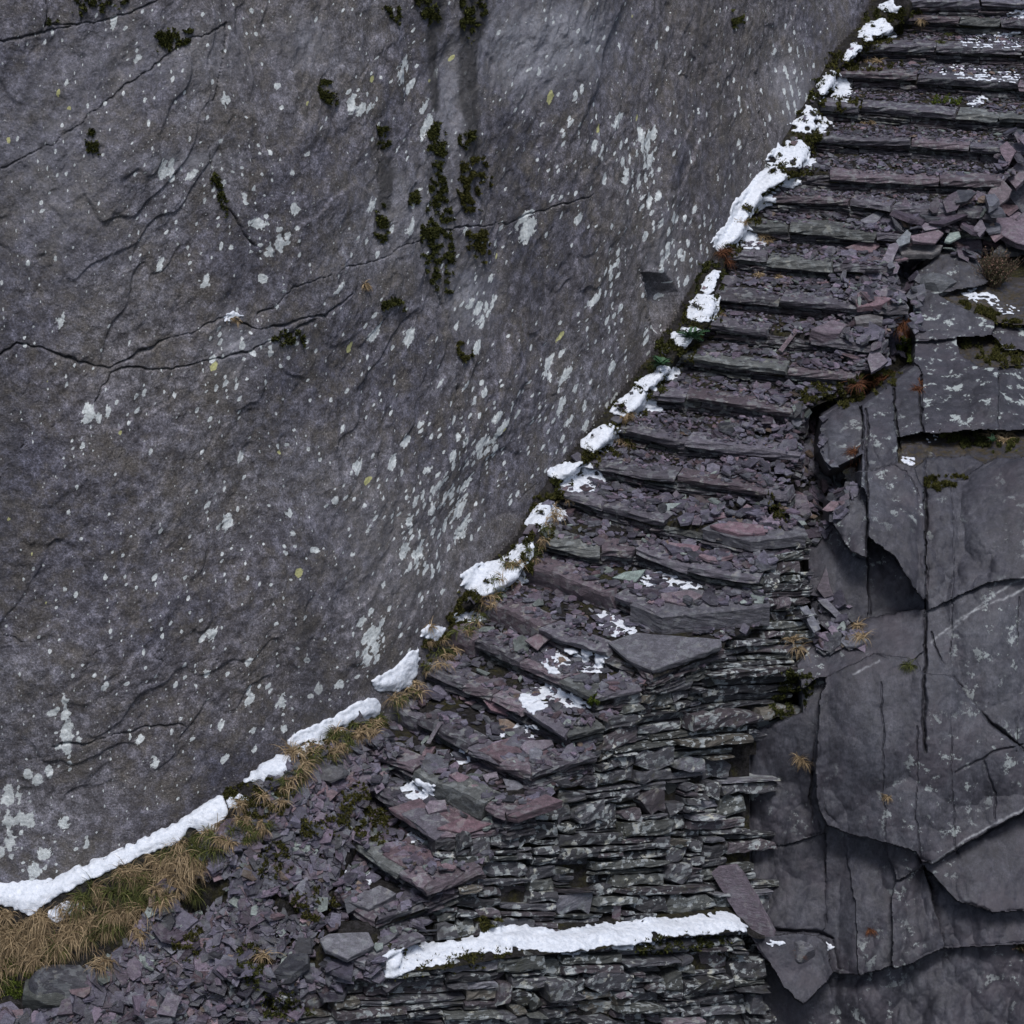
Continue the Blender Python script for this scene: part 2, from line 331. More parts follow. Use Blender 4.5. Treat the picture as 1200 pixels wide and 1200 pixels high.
# steps ------------------------------------------------------
stair=empty('slate_staircase',tuple(NW[28][1])); tag(stair,'worn purple slate staircase climbing and curving between the rock faces','staircase')
treads=[]; HB={}
NR=26
for k in range(NS):
    A=resample_keep(NW[k],NR); zk=ZK[k]
    if k==0: Bk=A+np.array([0,.9,0])
    else: Bk=resample_keep(NW[k-1],NR)+np.array([.02,.10,0])
    Bk=Bk.copy(); Bk[:,2]=zk
    # front edge retreats behind the nosing face
    d=Bk-A; ln=np.linalg.norm(d[:,:2],axis=1); dn=d/ln[:,None]
    ext=.16 if k<24 else .02
    st=empty('step',(0,0,0)); 
    st.parent=stair; st.location=tuple(A[NR//2]-np.array(stair.location))
    treads.append((A,Bk))
    # fill of the tread
    mb=MB(); rows=[]; M=8
    for j in range(M):
        t=j/(M-1); Q=A*(1-t)+Bk*t; Q=Q.copy(); nn=fbm(Q*5,3); Q[:,2]=zk-.012+(.03*nn+.02)*math.sin(min(1,t*1.3)*math.pi*.5)*(1 if j else 0)-(.10 if j==0 else 0)
        if j==0: Q=Q+dn*.05
        # reach into the rock on the left
        rows.append(Q)
    V=np.concatenate(rows); fs=[(j*NR+i,j*NR+i+1,(j+1)*NR+i+1,(j+1)*NR+i) for j in range(M-1) for i in range(NR-1)]
    mb.add(V,fs,(.03,.03,.03)); mb.build('tread',mSoil,st,smooth=True,bv=True)
    # riser built of flat stones
    seg=np.diff(A,axis=0); dist=np.r_[0,np.cumsum(np.linalg.norm(seg[:,:2],axis=1))]; LT=dist[-1]
    nx=np.gradient(A[:,0],dist); ny=np.gradient(A[:,1],dist); nl=np.hypot(nx,ny); nx/=nl; ny/=nl
    def mf(a,b,off,A=A,dist=dist,nx=nx,ny=ny):
        x=np.interp(a,dist,A[:,0])+np.minimum(a,0)*1.0+np.maximum(a-dist[-1],0); y=np.interp(a,dist,A[:,1]); gx=np.interp(a,dist,nx); gy=np.interp(a,dist,ny)
        # outward = to the right of the direction of travel
        sx,sy=gy,-gx
        return np.stack([x+sx*off,y+sy*off,b],-1)
    rb=MB(); nb=MB(); low=zk-(RISE if k<NS-1 else .25)-.10; a=-.05
    th0=random.uniform(.06,.085)
    big={18:(.0,1.25),19:(0,1.0),20:(0,.6),22:(.0,.75),23:(1.0,1.9)}.get(k)
    Wn=NW[k]; cd=np.r_[0,np.cumsum(np.linalg.norm(np.diff(Wn[:,:2],axis=0),axis=1))]; CO=[]
    for i in range(1,len(Wn)-1):
        p=Wn[i,:2]-Wn[i-1,:2]; q=Wn[i+1,:2]-Wn[i,:2]
        if abs(math.degrees(math.atan2(p[0]*q[1]-p[1]*q[0],p@q)))>28: CO.append(cd[i])
    while a<LT+.02:
        Ls=random.uniform(.45,1.5) if k<17 else random.uniform(.35,1.0)
        if big and a<big[0]+.02 and a>big[0]-.4: Ls=big[1]-a
        e=min(a+Ls,LT+.06)
        if LT+.06-e<.2: e=LT+.06
        acap=cd[{18:3,19:4,16:3}[k]] if k in (16,18,19) else 99
        if k==18 and a>acap-.05: break
        for cx in CO+([acap] if acap<50 else []):
            if a+.08<cx<e+.15: e=cx+.004; break
        bigq=bool(big) and a>=big[0]-.1 and e<=big[1]+.1
        th=random.uniform(.045,.08) if not bigq else RISE*1.0
        zj=random.uniform(-.012,.012); pr=random.uniform(-.01,.03)
        sl=random.uniform(-.03,.03); mft=(lambda A_,B_,O_,sl=sl,am=(a+e)/2: mf(A_,B_+sl*(A_-am),O_))
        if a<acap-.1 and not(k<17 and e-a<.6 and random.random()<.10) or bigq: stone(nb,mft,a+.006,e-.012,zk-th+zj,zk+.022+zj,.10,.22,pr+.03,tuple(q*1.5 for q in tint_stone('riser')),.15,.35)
        # courses below
        b1=zk-th-.004+zj
        while b1>low:
            h=random.uniform(.03,.075)
            if b1-h-low<.03: h=b1-low+.01
            a2=a-random.uniform(0,.1)
            while a2<e:
                l2=random.uniform(.2,.7); e2=min(a2+l2,e+.02)
                if e-e2<.08: e2=e+.02
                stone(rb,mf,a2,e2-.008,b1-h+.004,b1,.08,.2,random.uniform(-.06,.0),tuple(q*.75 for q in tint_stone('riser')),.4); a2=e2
            b1-=h
        a=e
    if rb.v: rb.build('riser',mRiser,st,bv=True)
    nb.build('nosing_slab',mRiser,st,bv=True)
# ------------------------------------------------------------ retaining wall
def yat(u,v,z): return float(Pz(u,v,z)[1])
wc=[];wy=[]
for k,p in [(16,(944,632)),(17,(885,685)),(18,(902,715)),(19,(842,760)),(20,(742,815)),(21,(700,856)),(22,(690,892)),(23,(600,955)),(24,(600,972)),(25,(545,1030)),(26,(500,1056)),(27,(470,1105)),(28,(442,1138))]:
    wc.append(p); wy.append(yat(p[0],p[1],ZK[k])+.14)
yR=yat(902,715,ZK[18])
for p,y in [((955,760),yR+.25),((940,840),yR-.05),((885,860),yR-.30),((885,950),yR-.55),((880,1090),yR-1.0),((700,1110),yR-2.05),((560,1125),yR-2.75),((760,950),yR-1.1),((1000,1100),yR-.8),((640,1000),yR-2.0)]:
    wc.append(p); wy.append(y)
wf=RBF(wc,wy,.05)
print('wall y right top',yR,'left',wy[12],'z base right',Py(880,1090,yR-1.0),'z base left',Pz(442,1138,ZK[28]))
def smap(fn,loff):
    def m(a,b,off):
        P=Py(a,b,fn(a,b)); e=6.
        pu=Py(a+e,b,fn(a+e,b))-Py(a-e,b,fn(a-e,b)); pv=Py(a,b-e,fn(a,b-e))-Py(a,b+e,fn(a,b+e))
        nn=np.cross(pu,pv); nn/=np.linalg.norm(nn,axis=-1,keepdims=True)
        return P+nn*(off+loff)[...,None]
    return m
WPOLY=[(430,1150),(442,1130),(470,1100),(490,1080),(512,1052),(540,1030),(520,1000),(516,985),(600,968),(595,955),(622,945),(625,910),(692,888),(700,852),(742,812),(770,800),(842,758),(905,736),(903,700),(880,684),(890,660),(947,632),(952,700),(962,745),(945,800),(935,835),(898,852),(893,950),(890,1000),(893,1130),(600,1150)]
def tiltfield(u,v):   # courses rise to the right, most of all under the step corners
    return .05+.16*np.exp(-((u-690)/130.)**2-((v-850)/85.)**2)-.05*np.exp(-((u-600)/120.)**2-((v-1050)/60.)**2)
def warp(v0):
    us=np.arange(360,1000,8.); vs=np.zeros_like(us); i0=int(np.argmin(abs(us-640))); vs[i0]=v0
    for i in range(i0+1,len(us)): vs[i]=vs[i-1]-8*tiltfield(us[i-1],vs[i-1])
    for i in range(i0-1,-1,-1): vs[i]=vs[i+1]+8*tiltfield(us[i+1],vs[i+1])
    return us,vs
WU,_=warp(900); RV=np.arange(560,1330,6.); WT=np.array([warp(v)[1] for v in RV])
def wpx(a,b):   # (a, b) in the laid-out courses -> position on the wall face
    a=np.asarray(a,float); b=np.asarray(b,float); out=np.zeros_like(a)
    fi=np.clip((a-WU[0])/8,0,len(WU)-1.001); i=fi.astype(int); fr=fi-i
    fj=np.clip((b-RV[0])/6,0,len(RV)-1.001); j=fj.astype(int); fs=fj-j
    return a,(WT[j,i]*(1-fr)+WT[j,i+1]*fr)*(1-fs)+(WT[j+1,i]*(1-fr)+WT[j+1,i+1]*fr)*fs
wall=empty('retaining_wall',tuple(Py(660,1130,wf(660,1130)))); tag(wall,'tall dry stone retaining wall of lichened slate carrying the steps above the snowy ledge','stone wall')
def wallmesh(poly,fn,loff,name,parent,lens,ths,cell=3.4,back=.16,u0=400,u1=980,v0=600,v1=1160):
    mb=MB(); m0=smap(fn,loff)
    def m(a,b,off):
        # b runs upward inside stone(): flip to picture rows
        A,B=wpx(a,-b); return m0(A,B,off)
    W=int((u1-u0)/cell); Hh=int((v1-v0)/cell)
    for (x,y,L,t) in pack(W,Hh,lens,ths):
        a0=u0+x*cell; a1=a0+L*cell; b1=v0+y*cell; b2=b1+t*cell
        A,B=wpx((a0+a1)/2,(b1+b2)/2)
        if not (inpoly(poly,A,B) or (inpoly(poly,a0+8,wpx(a0+8,(b1+b2)/2)[1]) and inpoly(poly,a1-8,wpx(a1-8,(b1+b2)/2)[1]))): continue
        if random.random()<.035: continue
        pr=random.gauss(-.03,.06)
        stone(mb,m,a0+.7,a1-.7,-b2+1.1,-b1-.5,11,.32,pr,tint_stone(),.6)
    o=mb.build(name,mWall,parent,bv=True)
    return o
lensW=[5,7,9,11,13,16,20,25,32,40]; thsW=[1,2,2,2,3,3,3,4,4,5,6,7]
wallmesh(WPOLY,wf,0,'stonework',wall,lensW,thsW)
# earth packing behind the stones
def backing(fn,loff,u0,u1,v0,v1,poly,name,parent):
    U,Vv=np.meshgrid(np.arange(u0,u1,8.),np.arange(v0,v1,8.)); P=smap(fn,loff)(U,Vv,np.zeros(U.shape)); k=inpoly(poly,U,Vv)
    mb=MB(); H,W=U.shape; idx=np.arange(H*W).reshape(H,W); fs=[]
    for i in range(H-1):
        for j in range(W-1):
            if k[i,j] and k[i+1,j] and k[i,j+1] and k[i+1,j+1]: fs.append((idx[i,j],idx[i+1,j],idx[i+1,j+1],idx[i,j+1]))
    mb.add(P.reshape(-1,3),fs,(.02,.02,.02)); return mb.build(name,mSoil,parent,smooth=True)
backing(wf,-.17,400,980,600,1170,WPOLY,'earth_fill',wall)
# lower wall below the ledge
def lf(u,v): return wf(u,np.minimum(v,1100)*0+1112)-.30-(np.asarray(v,float)-1130)*.0016
LPOLY=[(445,1142),(520,1135),(600,1123),(700,1112),(800,1098),(872,1090),(884,1100),(884,1135),(895,1200),(905,1330),(150,1330),(150,1235),(200,1180),(280,1150),(330,1165),(400,1158)]
lwall=empty('retaining_wall',tuple(Py(660,1200,lf(660.,1200.)))); tag(lwall,'low dry stone wall of stacked slate beneath the snowy ledge at the picture foot','stone wall')
def lf2(u,v): 
    u=np.asarray(u,float); return lf(np.maximum(u,440),v)+np.minimum(u-440,0)*.0035
wallmesh(LPOLY,lf2,0,'stonework',lwall,lensW,thsW,u0=150,u1=910,v0=1060,v1=1330)
backing(lf2,-.17,150,930,1080,1330,LPOLY,'earth_fill',lwall)
# ledge between the walls
mb=MB(); us=np.arange(425,900,8.); tops=np.interp(us,[p[0] for p in LPOLY[:7]],[p[1] for p in LPOLY[:7]])+2
Pa=Py(us,tops,lf2(us,tops)-.02); rows=[]
for j,t in enumerate(np.linspace(0,1,6)):
    Q=Pa.copy(); Q[:,1]+=t*.6; Q[:,2]+=.02+.03*fbm(Q*5,3); rows.append(Q)
V=np.concatenate(rows); n=len(us); mb.add(V,[(j*n+i,j*n+i+1,(j+1)*n+i+1,(j+1)*n+i) for j in range(5) for i in range(n-1)],(.03,.03,.03))
mb.build('ledge',mSoil,lwall,smooth=True,bv=True)
# ------------------------------------------------------------ flags (slabs whose top outline is known)
def flag(mb,poly,lift=.0,th=.05,nrm=(0,-.18,1),tint=None,at=None,jit=1.0,bvh=None,zz=None):
    n=np.array(nrm,float); n/=np.linalg.norm(n); c=np.mean(np.array(poly,float),0)
    if zz is not None: P0=Pz(c[0],c[1],zz)
    elif at is not None: P0=np.array(at,float)
    else:
        P0=hit(c[0],c[1])[0]
    P0=P0+n*lift
    pts=[]
    m=len(poly)
    for i in range(m):
        x0,y0=poly[i]; x1,y1=poly[(i+1)%m]; L=math.hypot(x1-x0,y1-y0); q=max(1,int(L/9))
        for j in range(q):
            t=j/q; w=0 if j==0 else jit*min(.09*L/q,1.6); pts.append((x0+(x1-x0)*t+random.uniform(-w,w),y0+(y1-y0)*t+random.uniform(-w,w)*.7))
    pts=np.array(pts); d=ray(pts[:,0],pts[:,1]); t=((P0-CAM)@n)/(d@n); top=CAM+d*t[:,None]; cen=top.mean(0); N_=len(pts)
    ar=0.5*np.sum(pts[:,0]*np.roll(pts[:,1],-1)-np.roll(pts[:,0],-1)*pts[:,1])
    if ar>0: top=top[::-1]
    b=min(.010,th*.25); inn=cen+(top-cen)*(1-.03)
    rin=inn+n*0; r1=top-n*b; mids=[]
    lay=max(1,int(th/.03)); rings=[rin,r1]
    for i in range(1,lay+1):
        sc=random.uniform(.955,1.0) if th<.15 else random.uniform(.988,1.0); rr=cen+(top-cen)*sc-n*(b+(th-b)*i/lay)+rng.normal(0,.003,(N_,3)); rings.append(rr)
    V=np.concatenate(rings+[[cen+n*random.uniform(-.002,.006)]]); fs=[]; R=len(rings)
    for r in range(R-1):
        for i in range(N_): fs.append((r*N_+i,(r+1)*N_+i,(r+1)*N_+(i+1)%N_,r*N_+(i+1)%N_))
    for i in range(N_): fs.append((R*N_,i,(i+1)%N_))
    fs.append(tuple((R-1)*N_+i for i in range(N_-1,-1,-1)))
    mb.add(V,fs,tint or tint_stone('chip')); return cen-n*th
def mkbvh():
    V=[];Fc=[];o=0
    for v,f in BV:
        V.extend(map(tuple,v.tolist())); Fc.extend([tuple(i+o for i in q) for q in f]); o+=len(v)
    return BVHTree.FromPolygons(V,Fc)
def hit(u,v,b=None):
    d=ray(u,v); d=d/np.linalg.norm(d); r=(b or BT).ray_cast(Vector(CAM),Vector(d))
    if r[0] is None: return None,None
    n=np.array(r[1]); 
    if n@d>0: n=-n
    return np.array(r[0]),n
# big slabs that belong to the staircase
for k,poly,th,nm in [(18,[(738,708),(776,723),(903,710),(897,692),(770,690)],.235,(.0,-.06,1)),(19,[(712,752),(745,741),(845,749),(846,757),(765,785),(735,772)],.075,(0,-.22,1)),(16,[(822,619),(880,634),(947,626),(940,612),(850,606)],.13,(0,-.05,1)),
                     (23,[(598,948),(592,955),(606,957),(660,938),(640,930)],.09,(-.05,-.2,1)),(25,[(448,1000),(505,1038),(548,1022),(520,1000),(470,985)],.07,(0,-.1,1)),(24,[(455,946),(515,984),(577,975),(560,955),(490,935)],.05,(0,-.08,1)),(22,[(560,878),(622,908),(650,897),(640,872),(600,862)],.06,(0,-.08,1))]:
    mb=MB(); flag(mb,poly,.075 if k==19 else .025,th,nm,(.078,.077,.092) if k in (18,19,16) else (.09,.062,.075),zz=ZK[k])
    par=[o for o in stair.children][k] if False else None
    st=[o for o in bpy.data.objects if o.parent==stair][k]
    mb.build('cap_slab',mSlab,st,bv=True)
# ------------------------------------------------------------ right-hand rock outcrop
OC=[ # polygon, y offset towards(-)/away(+), slope x, lean z
 ('A',[(1070,347),(1100,347),(1165,379),(1164,386),(1152,394),(1120,396),(1074,399)],-.10,-.1,.25),
 ('B',[(1165,379),(1290,385),(1290,412),(1178,410),(1165,394)],-.02,.1,.25),
 ('A2',[(1078,340),(1085,318),(1100,303),(1120,298),(1140,308),(1155,333),(1120,345)],.05,.1,.7),
 ('L1',[(1100,347),(1120,336),(1155,335),(1290,345),(1290,385),(1165,379)],.05,.0,1.6),
 ('L2',[(1120,396),(1152,394),(1165,396),(1178,411),(1290,413),(1290,432),(1194,428),(1148,430),(1126,415)],.12,.0,1.4),
 ('C',[(1075,402),(1120,399),(1126,416),(1148,431),(1170,433),(1170,503),(1081,507),(1087,451)],-.12,-.22,.3),
 ('D',[(1170,433),(1194,429),(1290,433),(1290,500),(1170,503)],.02,.2,.35),
 ('E',[(966,487),(985,476),(1010,482),(1010,513),(972,547)],-.05,-.15,.3),
 ('F',[(1010,477),(1046,453),(1049,514),(1030,521),(1013,527)],-.16,.12,.3),
 ('G',[(1046,442),(1074,434),(1079,464),(1079,507),(1050,513)],-.02,-.2,.3),
 ('L3',[(1050,513),(1079,508),(1170,504),(1290,500),(1290,536),(1200,534),(1168,537),(1148,541),(1135,533),(1084,536),(1052,538)],.12,.0,1.5),
 ('H',[(1014,526),(1033,516),(1050,512),(1052,538),(1035,547),(1016,552)],-.2,0,.4),
 ('I',[(1016,554),(1048,545),(1061,554),(1075,573),(1081,636),(1082,701),(1070,688),(1048,649),(1020,630)],-.48,.25,.05),
 ('J',[(1017,632),(1048,652),(1070,690),(1084,704),(1084,712),(1017,724)],.10,-.1,.15),
 ('K',[(975,588),(1009,578),(1016,588),(1016,651),(996,645),(975,608)],-.28,-.2,.1),
 ('L',[(950,640),(975,614),(998,648),(1016,655),(1016,722),(950,700)],.08,-.1,.2),
 ('M',[(1084,537),(1135,534),(1148,543),(1122,560),(1085,565)],-.12,.1,.25),
 ('N',[(1089,577),(1131,565),(1168,538),(1200,536),(1290,536),(1290,670),(1159,684),(1115,701),(1087,714)],-.25,-.05,.1),
 ('N2',[(1168,538),(1290,536),(1290,640),(1185,600),(1175,570)],-.15,.12,.18),
 ('O',[(1085,716),(1115,703),(1167,677),(1290,672),(1290,905),(1200,875),(1158,846),(1117,792),(1083,787)],-.16,.05,.08),
 ('P',[(1017,725),(1083,712),(1083,762),(1033,764),(1005,770),(945,790),(975,745)],-.18,-.1,.5),
 ('Q',[(962,812),(1025,767),(1083,790),(1117,794),(1162,854),(1200,879),(1290,895),(1290,945),(1200,950),(1154,975),(1092,1012),(1037,987),(987,971),(967,950),(960,904)],-.30,.03,.08),
 ('R',[(879,858),(942,837),(962,804),(952,904),(950,933),(962,975),(942,983),(879,996)],-.02,-.12,.05),
 ('S',[(879,998),(967,979),(967,1083),(904,1088),(883,1054)],.03,.12,.12),
 ('T',[(970,975),(987,977),(1004,1058),(1004,1142),(983,1133),(967,1075)],.0,-.5,.1),
 ('U',[(990,979),(1037,990),(1050,1029),(1042,1129),(1008,1142),(1000,1058)],-.06,.15,.15),
 ('U2',[(1004,1058),(1042,1052),(1042,1095),(1006,1100)],-.10,.1,.3),
 ('V',[(1037,988),(1079,992),(1079,1017),(1050,1031)],-.12,-.15,.15),
 ('W',[(1050,1033),(1083,1017),(1108,1108),(1050,1133),(1042,1058)],-.1,.5,.2),
 ('X',[(1083,1012),(1092,1014),(1154,977),(1200,952),(1290,947),(1290,1060),(1165,1068),(1120,1055)],-.10,.1,.3),
 ('X2',[(1083,1017),(1120,1057),(1165,1070),(1290,1062),(1290,1105),(1200,1104),(1108,1110)],.03,-.1,.3),
 ('Y',[(883,1120),(940,1150),(987,1146),(1067,1133),(1108,1114),(1200,1108),(1290,1106),(1290,1400),(883,1400)],.10,.0,.2),
 ('Y2',[(1075,1133),(1200,1108),(1290,1108),(1290,1180),(1200,1165),(1165,1160),(1130,1172),(1115,1200),(1090,1170)],-.10,.15,.35),
 ('Y3',[(900,1110),(930,1100),(960,1112),(972,1150),(965,1210),(930,1220),(905,1160)],-.30,.1,.35),
 ('Y4',[(975,1148),(1060,1138),(1066,1230),(980,1240)],-.05,-.1,.2)]
uu,vv=np.meshgrid(np.arange(850,1290,1.05),np.arange(285,1400,1.05))
oy=RBF([(1090,320),(1280,320),(1075,400),(1280,410),(1000,490),(1150,470),(1280,480),(1000,560),(1200,545),(960,640),(1100,650),(1280,650),(940,720),(1000,760),(1280,780),(890,860),(1050,880),(1280,880),(890,1000),(1280,1000),(890,1090),(1050,1100),(1280,1100),(890,1300),(1280,1300)],
       [3.6,3.5,2.55,2.45,1.15,1.35,1.5,.35,.30,-.25,-.55,-.5,-.75,-1.05,-1.1,yR-.12,yR-.45,-1.8,yR-.40,-2.4,yR-.8,yR-1.0,-2.9,yR-1.6,-3.9],.05)
yb=oy(uu,vv); P0=Py(uu,vv,yb)
# wobble the outlines so that the fracture lines are broken, not drawn with a ruler
wu=uu+1.6*fbm(np.stack([uu/18,vv/18,uu*0],-1),4)+1.3*fbm(np.stack([uu/6,vv/6,uu*0+9],-1),2); wv=vv+1.8*fbm(np.stack([uu/18,vv/18,uu*0+5],-1),4)+1.3*fbm(np.stack([uu/6,vv/6,uu*0+2],-1),2)
off=np.zeros_like(uu)+.16; moss=np.zeros_like(uu); lic=np.zeros_like(uu)
LEDGE=('A2','L1','L2','L3')
bestd=np.full(uu.shape,1e9); edgeg=np.zeros_like(uu)
for nm,poly,dy,sx,bz in OC:
    m0=inpoly(poly,wu,wv); sd=dline(poly,wu,wv,True); sd=np.where(m0,-sd,sd); m=sd<bestd; bestd=np.where(m,sd,bestd); c=np.mean(np.array(poly,float),0); e=np.abs(sd)
    w=[max(p[0] for p in poly)-min(p[0] for p in poly),max(p[1] for p in poly)-min(p[1] for p in poly)]
    cu=min(max(c[0],min(p[0] for p in poly)),1180)
    o=dy+sx*(uu-cu)/S*.6+ (bz-.1)*(c[1]-vv)/S*.6
    o=o*1.05+.03*np.exp(-e/1.2)*sm(-.1,.4,fbm(P0*3+c[1],2))          # worn edges
    o=o-.05*fbm(P0*np.array([1.6,1.6,1.0])+c[0],3)
    off=np.where(m,o,off)
    moss=np.where(m,0,moss); lic=np.where(m,0,lic)
    if nm in LEDGE: moss=np.where(m,1-.7*np.exp(-e/3)*0,moss)
    if nm in ('A','B','C','D','A2'): lic=np.where(m,.8,lic)
    if nm=='A2': moss=np.where(m,.25,moss)
# secondary fractures: terraced cleavage
t1=fbm(P0*np.array([1.3,1.3,.9])+31,4); t2=fbm(P0*np.array([3.2,3.2,1.8])+7,3)
def terr(x,n,w):
    y=x*n; f=np.floor(y); r=y-f; return (f+sm(.5-w,.5+w,r))/n
def facets(off,su,sv,amp,tilt,seed):
    R_=np.random.default_rng(seed); gi=np.floor(wu/su).astype(int); gj=np.floor(wv/sv).astype(int); best=0; o=np.full(wu.shape,1e9)
    T=R_.random((64,64,5))
    for di in(-2,-1,0,1,2):
        for dj in (-2,-1,0,1,2):
            t=T[(gi+di)%64,(gj+dj)%64]; cu=(gi+di+t[...,0])*su; cv=(gj+dj+t[...,1])*sv; a=(wu-cu)/su; b=(wv-cv)/sv; d=a*a+b*b
            val=-amp*(t[...,2]-.5)-tilt*((t[...,3]-.5)*a+(t[...,4]-.5)*b)+tilt*.3*d; o=np.minimum(o,val)
    return off+o
big=sm(-.1,.25,fbm(P0*.7+3,2))
off=facets(off,70,110,.14,.5,3); off=off+facets(0*off,24,44,.07,.24,4)*(.3+.7*big)+facets(0*off,9,15,.022,.065,6)*(.15+.85*big)+.008*fbm(P0*14,3)+.02*fbm(P0*2.0,3)
# joints
for pl,wd,dp in [([(1085,560),(1084,640),(1085,716),(1084,800),(1083,880)],1.5,.14),([(1116,700),(1115,900),(1120,1000)],.7,.03),([(1194,700),(1192,880)],.7,.03),([(1049,455),(1051,540)],1.3,.15),([(1079,440),(1080,510)],1.3,.12),([(1016,480),(1015,560),(1017,720)],1.2,.10),
                 ([(1010,478),(1011,528)],1.2,.1),([(1117,792),(1135,812),(1158,846),(1200,878)],2.2,.14),([(1110,790),(1098,762),(1092,740)],1.3,.06),([(952,904),(951,935),(955,985)],1.5,.1),([(1035,800),(1034,900),(1038,985)],.8,.03),
                 ([(967,980),(967,1080)],1.2,.07),([(1120,905),(1165,880),(1200,872)],1,.05),([(1075,850),(1072,960),(1080,1012)],.8,.03),([(1150,890),(1165,930),(1166,960)],.8,.04),([(905,1090),(955,1092),(975,1100)],2,.1),([(1115,563),(1117,700)],.6,.02)]:
    e=dline(pl,wu+2.2*vn(P0*2.2+3)+1.5*vn(P0*7),wv); off=off+dp*.7*np.exp(-(e/(wd*.8*(1+.8*vn(P0*2.5+5))+.1))**2)*sm(-.5,.1,vn(P0*1.5+9))
vein=np.zeros_like(uu)
for pl in [[(1092,1012),(1130,985),(1200,948),(1290,905)],[(1090,752),(1130,722),(1200,690)],[(1110,742),(1160,700),(1200,676)],[(1000,790),(1030,775)]]:
    vein=np.maximum(vein,np.exp(-(dline(pl,wu,wv)/1.1)**2))
OMASK=[(1070,345),(1078,320),(1098,301),(1120,296),(1142,306),(1156,330),(1290,338),(1290,1400),(872,1400),(880,1130),(873,1000),(874,858),(900,850),(942,836),(940,800),(935,780),(955,755),(975,742),(955,725),(948,700),(948,640),(972,612),(973,588),(1010,575),(1012,530),(972,550),(962,530),(964,487),(985,474),(1010,476),(1045,450),(1072,430),(1074,400)]
inside=inpoly(OMASK,uu,vv); ed=dline(OMASK,uu,vv,True)
out_d=np.where(inside,0,ed); off=off+.10*np.maximum(out_d-1,0)+.0
yo=yb+off; P=Py(uu,vv,yo)
att=np.stack([lic,moss,vein,np.ones_like(uu)],-1)
outcrop=grid('rock_outcrop',P,inside|(ed<9),mOut,{'mask':att},smooth=True,bvstep=2); tag(outcrop,'dark blue grey slate crag of split blocks right of the steps','rock face',kind='structure')
# sharp breaks of plane stay sharp
try:
    outcrop.data.set_sharp_from_angle(angle=math.radians(20))
except Exception as ex: print(ex)
# ------------------------------------------------------------ the big left-hand cliff
bu=resample(np.array(BASE,float),1150); bz=zr(bu[:,0],bu[:,1])-.10; bw=Pz(bu[:,0],bu[:,1],bz)
# smooth the foot line a little
ya=Pz(bu[:,0],bu[:,1],bz)[:,1]; sa=np.linspace(-1,1,len(bu)); yfit=np.polyval(np.polyfit(sa,ya,5),sa)
print('cliff fit',np.abs(yfit-ya).max(),np.abs(yfit-ya).mean()); bw=Py(bu[:,0],bu[:,1],yfit)
ker=np.hanning(61); ker/=ker.sum()
for c in range(2):
    pad=np.pad(bw[:,c],30,mode='reflect',reflect_type='odd'); bw[:,c]=np.convolve(pad,ker,'valid')
tx=np.gradient(bw[:,0]); ty=np.gradient(bw[:,1]); tl=np.hypot(tx,ty); nrm=np.stack([ty/tl,-tx/tl,0*tx],-1); bw=bw+nrm*.13; bw[:,2]=zr(bu[:,0],bu[:,1])-.05    # faces right/front
arc=np.r_[0,np.cumsum(np.linalg.norm(np.diff(bw[:,:2],axis=0),axis=1))]
NRW=1000; H=np.linspace(0,1,NRW)
LEAN=.13
# height needed so the top is above the frame
def topz(i):
    lo,hi=0,30
    for _ in range(24):
        m=(lo+hi)/2; q=bw[i]+np.array([0,0,m])-nrm[i]*LEAN*m; 
        if proj(q)[1]>-90: lo=m
        else: hi=m
    return hi
tz=np.array([topz(i) for i in range(0,len(bw),25)]); tz=np.interp(np.arange(len(bw)),np.arange(0,len(bw),25),tz); tz=np.maximum(tz,.8)
hh=H[:,None]*tz[None,:]-.25*(1-H[:,None])
P=bw[None]+hh[...,None]*(np.array([0,0,1.])-nrm*LEAN)[None]
U,Vp=proj(P)
AR=np.broadcast_to(arc[None],hh.shape); Q=np.stack([AR,hh,0*hh],-1)
disp=.16*fbm(Q*.35,3)+.07*fbm(Q*1.1+4,3)+.03*fbm(Q*3.5+8,3)+.008*fbm(Q*14,3)
disp+=-.010*sm(.15,.45,fbm(Q*5.5+60,4))-.008*sm(.2,.3,fbm(Q*np.array([2.2,1.5,1])+90,5))
t1=fbm(Q*np.array([.5,.42,1])+13,4); disp+=.10*terr(t1,5,.05)
